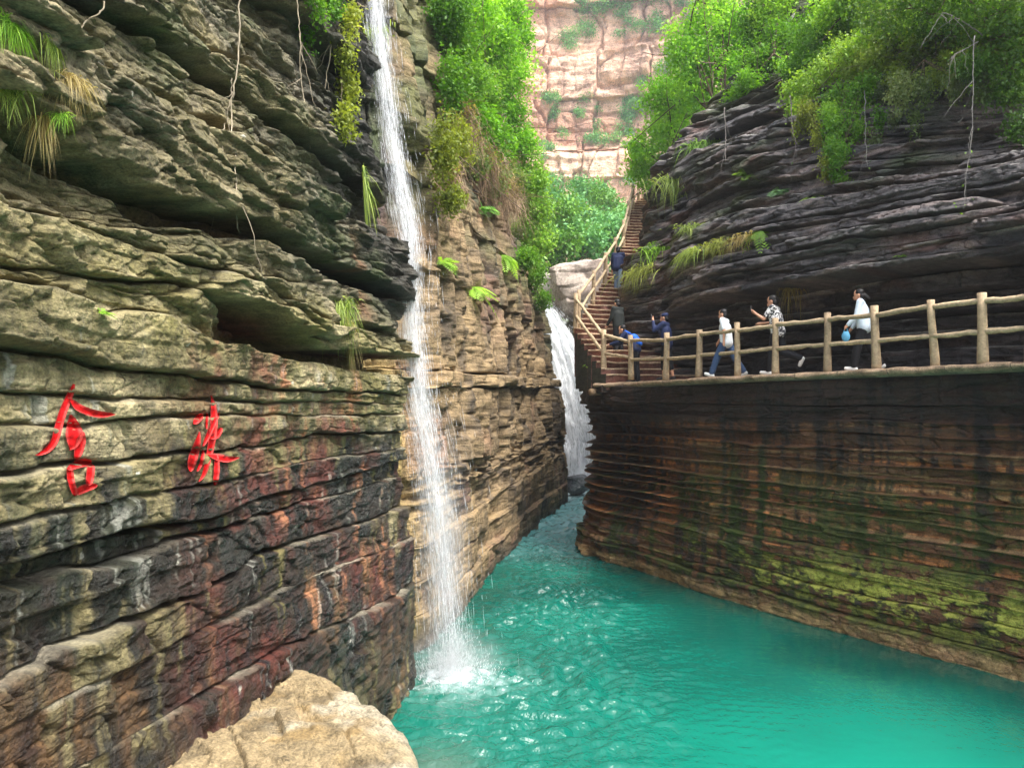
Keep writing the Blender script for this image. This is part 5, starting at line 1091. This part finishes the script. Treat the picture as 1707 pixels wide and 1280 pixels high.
# distant trees on the slope and bushes on the far cliff
far_t = [(915, 370, 62, 2.4, 1.8, 'left end of the distant grove'), (950, 350, 74, 2.8, 2.0, 'tallest round tree in the middle of the distant grove'), (985, 390, 66, 2.6, 1.9, 'round tree just above the huge pale boulder'), (1010, 345, 80, 3.0, 2.2, 'distant tree right of centre behind the stair railing'), (940, 410, 60, 2.0, 1.5, 'lowest tree of the distant grove'), (1025, 395, 70, 2.4, 1.8, 'distant tree directly behind the climbing railing'), (900, 420, 58, 1.8, 1.6, 'small distant tree beside the left cliff edge'), (975, 330, 88, 2.8, 1.8, 'topmost tree of the distant grove under the far cliff'), (925, 335, 86, 2.6, 1.8, 'upper left tree of the distant grove'), (1040, 340, 90, 2.6, 2.0, 'distant tree at the right end of the grove'), (900, 340, 72, 2.2, 2.0, 'distant tree touching the left cliff shrubs')]
for i, (x, y, d, rx, rz_, lb) in enumerate(far_t):
    rr = np.random.default_rng(200 + i); p = px(x, y, d); b = p + np.array([0, 0, -rz_ * 1.6])
    cs = [(p[0] + rr.normal(0, rx * .5), p[1] + rr.normal(0, rx * .4), p[2] + rr.normal(0, rz_ * .4), rx * rr.uniform(.45, .7), rx * .55, rz_ * rr.uniform(.45, .7)) for _ in range(6)]
    plant('distant_tree', lb, 'tree', b, cs, 3600, .34, FARG if i % 3 else MID, 210 + i, 'trees of the distant grove', stem_r=.12, mat=M_FARLEAF)
bands = []
r = np.random.default_rng(77)
for x0, x1, y0, y1, m in ((900, 1090, 165, 240, 26), (960, 1120, 0, 60, 22), (1060, 1160, 60, 150, 16), (1040, 1100, 230, 290, 8), (925, 960, 60, 80, 3), (830, 900, 0, 60, 5), (900, 1050, 300, 330, 14), (905, 950, 240, 270, 3), (1100, 1250, 0, 100, 14), (990, 1060, 210, 250, 7)):
    for _ in range(m):
        p = hit(r.uniform(x0, x1), r.uniform(y0, y1))
        if p[1] > 90: s_ = r.uniform(1.0, 2.0); bands.append((p[0], p[1] - .4, p[2] + .3, s_ * 1.1, s_, s_ * .8))
if bands:
    o = plant('cliff_bushes', 'hazy green bushes growing along the ledges of the far cliff', 'bushes', bands[0][:3], bands, 42000, .36, FARG, 78, kind='stuff', mat=M_FARLEAF, stems=[])

# ================================================================== CARVED RED CHARACTERS
def paint_mat():
    m, nt, b = newmat('red_paint'); L = nt.links.new; co = nt.nodes.new('ShaderNodeTexCoord').outputs['Object']
    at = N(nt, 'ShaderNodeAttribute', attribute_name='Col'); n1 = noise(nt, co, 22, 6, .65)
    mx = N(nt, 'ShaderNodeVectorMath', operation='SCALE'); L(at.outputs['Color'], mx.inputs[0]); L(maprange(nt, n1, .3, .7, .35, 1.2), mx.inputs['Scale']); L(mx.outputs[0], b.inputs['Base Color'])
    b.inputs['Roughness'].default_value = .85; b.inputs['Specular IOR Level'].default_value = .15; bp = N(nt, 'ShaderNodeBump'); bp.inputs['Strength'].default_value = .4; bp.inputs['Distance'].default_value = .02; L(n1, bp.inputs['Height']); L(bp.outputs[0], b.inputs['Normal']); return m
M_RED = paint_mat()
def character(label, strokes):
    root = None
    for si, st_ in enumerate(strokes):
        K = np.array(st_, float); K = np.stack([30 + K[:, 0] * .23433, 620 + K[:, 1] * .23433, K[:, 2] * .23433], 1)
        t = np.linspace(0, 1, len(K)); tt = np.linspace(0, 1, 30); Q = np.stack([np.interp(tt, t, K[:, i]) for i in range(3)], 1)
        for _ in range(4): Q[1:-1] = (Q[:-2] + 2 * Q[1:-1] + Q[2:]) / 4
        T = np.gradient(Q[:, :2], axis=0); T /= np.linalg.norm(T, axis=1)[:, None] + 1e-9; Nn = np.stack([-T[:, 1], T[:, 0]], 1); u = np.linspace(-1, 1, 9)
        V = np.zeros((30, 9, 3)); C = np.zeros((30, 9, 3))
        for i in range(30):
            wv = Q[i, 2] * .62 * (1 + .12 * math.sin(i * 1.9 + si)) * math.sqrt(max(0.05, 1 - (2 * tt[i] - 1) ** 6))
            for j in range(9):
                q = Q[i, :2] + Nn[i] * u[j] * wv; V[i, j] = hit(q[0], q[1])
                C[i, j] = lin(194, 16, 20) if abs(u[j]) < .7 else lin(206, 70, 66)
        Vs = V.copy()
        for _ in range(4):
            Pd = np.pad(V, ((1, 1), (1, 1), (0, 0)), mode='reflect', reflect_type='odd'); V = (Pd[1:-1, 1:-1] * 2 + Pd[:-2, 1:-1] + Pd[2:, 1:-1] + Pd[1:-1, :-2] + Pd[1:-1, 2:]) / 6
        d = V - np.array([0, 0, CAMZ]); V = V + np.array([1.0, -0.2, 0.0]) * (0.012 + 0.010 * np.abs(u) ** 2)[None, :, None]
        if root is None:
            b = V.reshape(-1, 3).mean(0); root = empty('carved_character', tuple(b), label, 'carved character', 'carved red characters')
        link('brush_stroke', mesh_np('brush_stroke', V.reshape(-1, 3) - np.array(root.location), gridF(30, 9), C.reshape(-1, 3)), M_RED, root)
bpy.context.view_layer.update()
CH1 = [[(378, 85, 42), (340, 180, 42), (290, 290, 46), (262, 400, 46), (240, 490, 44), (190, 555, 40), (108, 592, 26)],
       [(345, 190, 26), (400, 250, 44), (480, 285, 42), (570, 305, 40), (675, 300, 14)],
       [(352, 305, 36), (368, 380, 76), (380, 450, 112), (365, 520, 60), (350, 552, 20)],
       [(440, 425, 36), (425, 500, 56), (405, 570, 52), (388, 628, 26)],
       [(330, 690, 30), (400, 652, 50), (505, 638, 38)], [(342, 670, 42), (352, 770, 40), (388, 882, 36)],
       [(500, 650, 46), (490, 740, 48), (478, 805, 40)], [(380, 862, 40), (450, 826, 48), (545, 802, 26)]]
CH2 = [[(1233, 368, 26), (1265, 330, 44), (1298, 298, 24)], [(1358, 168, 14), (1376, 250, 36), (1378, 350, 44), (1365, 480, 44), (1340, 600, 34), (1312, 720, 30), (1272, 778, 10)],
       [(1415, 290, 14), (1372, 370, 30), (1330, 460, 30), (1300, 525, 18)], [(1275, 425, 14), (1252, 530, 46), (1222, 620, 56), (1208, 705, 40)],
       [(1330, 295, 14), (1324, 405, 14)], [(1338, 588, 24), (1420, 610, 42), (1475, 622, 36), (1562, 606, 10)], [(1396, 585, 24), (1396, 700, 36), (1384, 805, 28)],
       [(1432, 398, 30), (1392, 450, 44), (1350, 472, 20)], [(1302, 555, 18), (1286, 650, 22), (1258, 705, 14)]]
character('left red character carved in the left cliff, shaped like a roof over a box', CH1)
character('right red character carved in the left cliff, narrow with many strokes', CH2)

# ================================================================== PEOPLE
def capsule(a, b, ra, rb, n=12):
    a = np.asarray(a, float); b = np.asarray(b, float); d = b - a; l = np.linalg.norm(d) + 1e-6; t = d / l
    ref = np.array([0, 0, 1.0]) if abs(t[2]) < .9 else np.array([1.0, 0, 0]); u = np.cross(t, ref); u /= np.linalg.norm(u); w = np.cross(t, u)
    rings = []
    for k in range(5): f = math.pi / 2 * (k / 4); rings.append((a - t * ra * math.cos(f), max(ra * math.sin(f), 1e-4)))
    for k in range(5): f = math.pi / 2 * (k / 4); rings.append((b + t * rb * math.sin(f), max(rb * math.cos(f), 1e-4)))
    an = np.arange(n) / n * 2 * math.pi; c = np.cos(an)[:, None] * u + np.sin(an)[:, None] * w
    V = np.concatenate([p + r_ * c for p, r_ in rings]); F = gridF(10, n, True)
    V = np.concatenate([V, [rings[0][0], rings[-1][0]]]); j = np.arange(n); jn = (j + 1) % n; b0 = 10 * n
    F = np.concatenate([F, np.stack([jn, j, j * 0 + b0, j * 0 + b0], 1), np.stack([9 * n + j, 9 * n + jn, j * 0 + b0 + 1, j * 0 + b0 + 1], 1)]); return V, F
def ball(c, r3, tilt=0.0, n=14):
    V, F = capsule((0, 0, -1e-3), (0, 0, 1e-3), 1, 1, n); V = V * np.asarray(r3)
    ca, sa = math.cos(tilt), math.sin(tilt); V = V @ np.array([[1, 0, 0], [0, ca, sa], [0, -sa, ca]]); return V + np.asarray(c), F
def fuse(name, shapes, voxel, smooth=6):
    """one continuous skin over the overlapping shapes"""
    mb = MB()
    for V, F in shapes: mb.add(V, F)
    me = mb.mesh(name + '_raw'); o = bpy.data.objects.new('tmp', me); COL.objects.link(o)
    m = o.modifiers.new('r', 'REMESH'); m.mode = 'VOXEL'; m.voxel_size = voxel; m.use_smooth_shade = True
    k = o.modifiers.new('s', 'SMOOTH'); k.factor = .5; k.iterations = smooth
    bpy.context.view_layer.update(); dg = bpy.context.evaluated_depsgraph_get(); out = bpy.data.meshes.new_from_object(o.evaluated_get(dg)); out.name = name
    bpy.data.objects.remove(o); bpy.data.meshes.remove(me); return out
SKIN = plain_mat('skin', lin(196, 146, 118), .5, .06); HAIR = plain_mat('dark_hair', lin(26, 22, 22), .45, .3, 60); SHOE = plain_mat('white_shoe', lin(226, 226, 222), .5, .08); DSHOE = plain_mat('dark_shoe', lin(40, 38, 40), .6, .1); EYE = plain_mat('eye', lin(24, 18, 16), .3, .05)

def person(label, loc, face, H, legs, arms, top, trousers, lean=0.0, sleeve='short', shoe=SHOE, hair='short', head_pitch=0.0, extras=(), tail=0.0, bare_shin=False):
    """legs: ((hip, knee), (hip, knee)) degrees left/right; arms: ((fwd, elbow, out), ...) degrees; face: heading in degrees, 0 = away from the camera, +90 = to the left"""
    k = H / 1.70; root = empty('person', tuple(loc), label, 'person', rz=R(face)); v = lambda *a: np.array(a, float)
    hips = []; feet = []
    pel = v(0, 0, 0)
    J = {}
    for i, sx in enumerate((-1, 1)):
        h = v(sx * .092, 0, -.03); a, kn = R(legs[i][0]), R(legs[i][1]); kn_ = h + .43 * v(0, math.sin(a), -math.cos(a)); an = kn_ + .42 * v(0, math.sin(a - kn), -math.cos(a - kn)); J[sx] = (h, kn_, an, a - kn)
    low = min(J[s_][2][2] for s_ in (-1, 1)); off = v(0, 0, -low + .075)
    L_ = R(lean); up_ = v(0, math.sin(L_), math.cos(L_)); chest = up_ * .30; neck = up_ * .50; sh_c = up_ * .465; hd = neck + .115 * v(0, math.sin(L_ + R(head_pitch) * .5), math.cos(L_ + R(head_pitch) * .5)); hp = L_ * .6 + R(head_pitch)
    body, shirt, pants, hairs = [], [], [], []
    A = lambda q: (np.asarray(q) + off)
    body += [capsule(A((-.07, 0, -.02)), A((.07, 0, -.02)), .115, .115), capsule(A((-.06, 0, .0)), A(chest + (-.07, 0, 0)), .11, .115), capsule(A((.06, 0, .0)), A(chest + (.07, 0, 0)), .11, .115), capsule(A(sh_c + (-.15, 0, 0)), A(sh_c + (.15, 0, 0)), .065, .065), capsule(A(chest), A(neck), .12, .06), capsule(A(sh_c), A(hd), .052, .052)]
    body += [ball(A(hd + v(0, .012, .02)), (.076, .092, .112), -hp), ball(A(hd + v(0, .055, -.045)), (.05, .045, .05), -hp), ball(A(hd + v(0, .108 * math.cos(hp), -.005 - .1 * math.sin(hp))), (.016, .022, .026), -hp), ball(A(hd + v(-.08, 0, 0)), (.014, .024, .034), 0), ball(A(hd + v(.08, 0, 0)), (.014, .024, .034), 0), ball(A(hd + v(0, .096, -.055 - .08 * math.sin(hp))), (.026, .014, .012), 0)]
    eyes = [ball(A(hd + v(s_ * .032, .098 * math.cos(hp) + .002, .022 - .09 * math.sin(hp))), (.012, .008, .007), 0) for s_ in (-1, 1)]
    hairs += [ball(A(hd + v(0, -.008, .056)), (.088, .102, .088), -hp), ball(A(hd + v(0, -.05, -.01)), (.08, .066, .09), -hp)]
    if hair == 'bun': hairs += [capsule(A(hd + v(0, -.10, .0)), A(hd + v(0, -.17, -.05)), .05, .03)]
    for i, sx in enumerate((-1, 1)):
        h, kn_, an, sa = J[sx]; toe = an + v(sx * .012, .15 * math.cos(sa), .15 * math.sin(sa) * .9 - .045 * math.cos(sa)); heel = an + v(0, -.035 * math.cos(sa), -.035 * math.sin(sa) - .035)
        body += [capsule(A(h), A(kn_), .078, .052), capsule(A(kn_ + (an - kn_) * .15 + v(0, -.01, 0)), A(an), .050, .036), capsule(A(kn_), A(an), .048, .036), capsule(A(heel), A(toe), .034, .028)]
        pants += [capsule(A(h), A(kn_), .108, .086), capsule(A(kn_), A(an + (kn_ - an) * (.55 if bare_shin else .08)), .086, .072)]
        st_ = MB(); nv = v(0, -math.sin(sa), math.cos(sa))
        feet.append(fuse('shoe', [capsule(A(heel + v(0, 0, .0)), A(toe), .046, .038), capsule(A(heel - nv * .018), A(toe - nv * .01), .036, .032), capsule(A(an + v(0, 0, .0)), A(heel), .046, .046)], .012, 3))
        f, e, o_ = (R(q) for q in arms[i]); sh = sh_c + v(sx * .175, 0, 0); ua = v(sx * math.sin(o_), math.sin(f), -math.cos(f)); ua /= np.linalg.norm(ua); el = sh + ua * .285; fa = v(-sx * math.sin(o_) * (1.2 if e > .6 else -.6), math.sin(f + e), -math.cos(f + e)); fa /= np.linalg.norm(fa); wr = el + fa * .245; ha = wr + fa * .07
        body += [capsule(A(sh), A(el), .05, .038), capsule(A(el), A(wr), .038, .027), capsule(A(wr), A(ha), .03, .034)]
        sd = np.cross(fa, v(0, 1, 0.2)); sd /= np.linalg.norm(sd) + 1e-6; nr_ = np.cross(fa, sd)
        for q, (wq, lq) in enumerate(((-.030, .062), (-.010, .072), (.010, .068), (.030, .052))):
            p0 = ha + sd * wq; p1 = p0 + fa * lq * .55 + nr_ * .006; p2 = p1 + (fa * .75 + nr_ * .5) * lq * .5; body += [capsule(A(p0), A(p1), .010, .0095, 8), capsule(A(p1), A(p2), .0095, .008, 8)]
        p0 = wr + fa * .02 + sd * .03; p1 = p0 + (fa * .5 + sd * .6) * .05; body += [capsule(A(p0), A(p1), .012, .011, 8), capsule(A(p1), A(p1 + fa * .03), .011, .009, 8)]
        shirt += [capsule(A(sh), A(sh + (el - sh) * (1.0 if sleeve == 'long' else .72)), .072, .06)]
        if sleeve == 'long': shirt += [capsule(A(el), A(wr), .058, .045)]
        J['hand%d' % i] = A(ha)
    pants += [capsule(A((-.07, 0, .0)), A((.07, 0, .0)), .128, .128), capsule(A((0, 0, .02)), A(up_ * .06), .13, .13)]
    hem = -.10 - tail
    shirt += [capsule(A((-.075, 0, hem * .4)), A(chest + (-.07, 0, 0)), .135, .13), capsule(A((.075, 0, hem * .4)), A(chest + (.07, 0, 0)), .135, .13), capsule(A((0, -.02, hem * .4)), A(chest), .14, .13), capsule(A(sh_c + (-.16, 0, -.01)), A(sh_c + (.16, 0, -.01)), .078, .078), capsule(A(chest), A(neck + up_ * -.03), .14, .075)]
    def put(nm, me, mat):
        o = link(nm, me, mat, root); o.scale = (k, k, k); return o
    bo = put('body', fuse('body', body, .0125, 3), SKIN); put('shirt', fuse('shirt', shirt, .018, 5), top); put('trousers', fuse('trousers', pants, .018, 5), trousers)
    for me in feet: put('shoe', me, shoe)
    put('hair', fuse('hair', hairs, .013, 2), HAIR)
    for V_, F_ in eyes: mb = MB(); mb.add(V_, F_); link('eye', mb.mesh('eye'), EYE, bo)
    for ex in extras:
        if ex[0] == 'phone':
            h_ = J['hand%d' % ex[1]]; V_, F_ = ball((0, 0, 0), (1, 1, 1)); bx_ = np.sign(V_) * np.minimum(np.abs(V_) * 3, 1) * np.array([.037, .006, .075]); mb = MB(); mb.add(bx_ + h_ + v(0, .035, .05), F_); put('phone', mb.mesh('phone', False), DSHOE)
        if ex[0] == 'backpack':
            bp_ = put('backpack', fuse('backpack', [ball(A(up_ * .27 + v(0, -.17, 0)), (.15, .10, .20), -L_), ball(A(up_ * .17 + v(0, -.20, 0)), (.12, .07, .11), -L_)], .02, 4), ex[1])
            for s_ in (-1, 1):
                mb = MB(); mb.tube([A(sh_c + (s_ * .11, -.13, .0)), A(sh_c + (s_ * .11, .0, .085)), A(sh_c + (s_ * .11, .11, -.03)), A(up_ * .2 + (s_ * .12, .13, 0)), A(up_ * .12 + (s_ * .14, -.08, 0))], .018, 6, (.1, .2, .5)); link('strap', mb.mesh('strap'), ex[1], bp_)
        if ex[0] == 'bag':
            h_ = J['hand%d' % ex[1]]; put('bag', fuse('bag', [ball(h_ + v(0, .0, -.19), (.045, .085, .11)), capsule(h_ + v(0, -.045, -.10), h_ + v(0, -.01, .0), .011, .011), capsule(h_ + v(0, .045, -.10), h_ + v(0, .01, .0), .011, .011)], .011, 1), ex[2])
        if ex[0] == 'cap':
            put('cap', fuse('cap', [ball(A(hd + v(0, -.01, .07)), (.094, .104, .07), -hp), ball(A(hd + v(0, .12, .05)), (.06, .07, .012), -hp)], .012, 2), ex[1])
    return root
WHITE = plain_mat('white_cotton', lin(228, 232, 236), .8, .06, 30); PALE = plain_mat('pale_blue_cotton', lin(206, 220, 232), .8, .08, 30); JEANS = plain_mat('blue_jeans', lin(58, 78, 110), .8, .25, 30); LJEANS = plain_mat('faded_jeans', lin(112, 130, 158), .8, .2, 30)
BLACK = plain_mat('black_cloth', lin(26, 26, 30), .8, .15, 30); NAVY = plain_mat('navy_cloth', lin(30, 40, 74), .75, .2, 30); LBLUE = plain_mat('light_blue_cloth', lin(92, 160, 196), .7, .2, 25); BLUE = plain_mat('bright_blue_cloth', lin(40, 108, 220), .7, .15, 25); DARKG = plain_mat('dark_green_cloth', lin(34, 38, 36), .8, .2, 30); KHAKI = plain_mat('khaki_cloth', lin(196, 172, 118), .8, .12, 30)
def print_mat():
    m, nt, b = newmat('leaf_print_cloth'); L = nt.links.new; co = nt.nodes.new('ShaderNodeTexCoord').outputs['Object']; n1 = noise(nt, co, 16, 3, .5, 1.2)
    cr = N(nt, 'ShaderNodeValToRGB'); cr.color_ramp.elements[0].position = .47; cr.color_ramp.elements[0].color = (.02, .02, .025, 1); cr.color_ramp.elements[1].position = .53; cr.color_ramp.elements[1].color = (.72, .70, .68, 1); L(n1, cr.inputs[0]); L(cr.outputs[0], b.inputs['Base Color']); b.inputs['Roughness'].default_value = .8; return m
PRINT = print_mat()
def at_deck(x, d): return ((x - 853.5) / 1300 * d, d, DECK_Z + 0.005)
person('person in a white T-shirt and blue jeans walking left along the walkway', at_deck(1212, 17.75), 58, 1.62, ((28, 8), (-22, 12)), ((-12, 12, 10), (18, 14, 8)), WHITE, JEANS, lean=6, head_pitch=14, tail=.06)
person('person in a black and white patterned shirt looking at a phone', at_deck(1298, 16.85), 55, 1.76, ((14, 4), (-8, 62)), ((34, 92, 8), (16, 72, 6)), PRINT, BLACK, lean=8, head_pitch=22, extras=(('phone', 0),))
person('person in a pale long-sleeved top and black trousers carrying a light blue bag', at_deck(1442, 15.1), 60, 1.62, ((16, 6), (-14, 16)), ((12, 30, 6), (10, 26, 6)), PALE, BLACK, lean=6, sleeve='long', hair='bun', head_pitch=16, extras=(('bag', 0, LBLUE),))
person('person in navy clothes and a cap raising a phone to the face', at_deck(1112, 20.0), 62, 1.74, ((6, 4), (-6, 6)), ((52, 118, 10), (40, 105, 8)), NAVY, BLACK, lean=4, sleeve='long', shoe=DSHOE, head_pitch=10, bare_shin=True, extras=(('phone', 0), ('cap', NAVY)))
person('person with a bright blue backpack bending towards the railing', at_deck(1060, 21.75), 70, 1.74, ((6, 4), (0, 6)), ((36, 40, 10), (40, 36, 10)), NAVY, BLACK, lean=34, sleeve='long', shoe=DSHOE, head_pitch=16, extras=(('backpack', BLUE),))
zs_ = 5.0 + .19 * 4; e_ = .25 * stair_edge(EL, zs_) + .75 * stair_edge(ER, zs_)
person('person in dark green-black clothes standing on the lowest steps', (px(1032, 600, 22.9)[0], 22.9, 5.76), 40, 1.70, ((4, 2), (2, 6)), ((14, 20, 8), (14, 20, 8)), DARKG, BLACK, lean=4, sleeve='long', shoe=DSHOE, head_pitch=18)
zs_ = 5.0 + .19 * 17; e_ = .45 * stair_edge(EL, zs_) + .55 * stair_edge(ER, zs_)
person('person in a navy jacket and faded jeans climbing the stone stairs', (e_[0], e_[1], zs_), -18, 1.68, ((34, 44), (-4, 4)), ((10, 24, 10), (16, 30, 10)), NAVY, LJEANS, lean=12, sleeve='long', head_pitch=6)

# ================================================================== AIR
def haze():
    x0, x1, y0, y1, z0, z1 = -960, 960, -960, 1160, -3.4, 118
    V = np.array([(x, y, z) for z in (z0, z1) for y in (y0, y1) for x in (x0, x1)]); F = [[0, 2, 3, 1], [4, 5, 7, 6], [0, 1, 5, 4], [2, 6, 7, 3], [0, 4, 6, 2], [1, 3, 7, 5]]
    m = bpy.data.materials.new('haze_air'); m.use_nodes = True; nt = m.node_tree; nt.nodes.remove(nt.nodes['Principled BSDF']); v = nt.nodes.new('ShaderNodeVolumePrincipled')
    v.inputs['Color'].default_value = (.86, .93, 1, 1); v.inputs['Density'].default_value = 0.0006; v.inputs['Anisotropy'].default_value = 0.2; nt.links.new(v.outputs[0], nt.nodes['Material Output'].inputs['Volume'])
    tag(link('haze', mesh_np('haze', V, F, smooth=False), m), 'thin pale haze filling the gorge', kind='stuff')
haze()
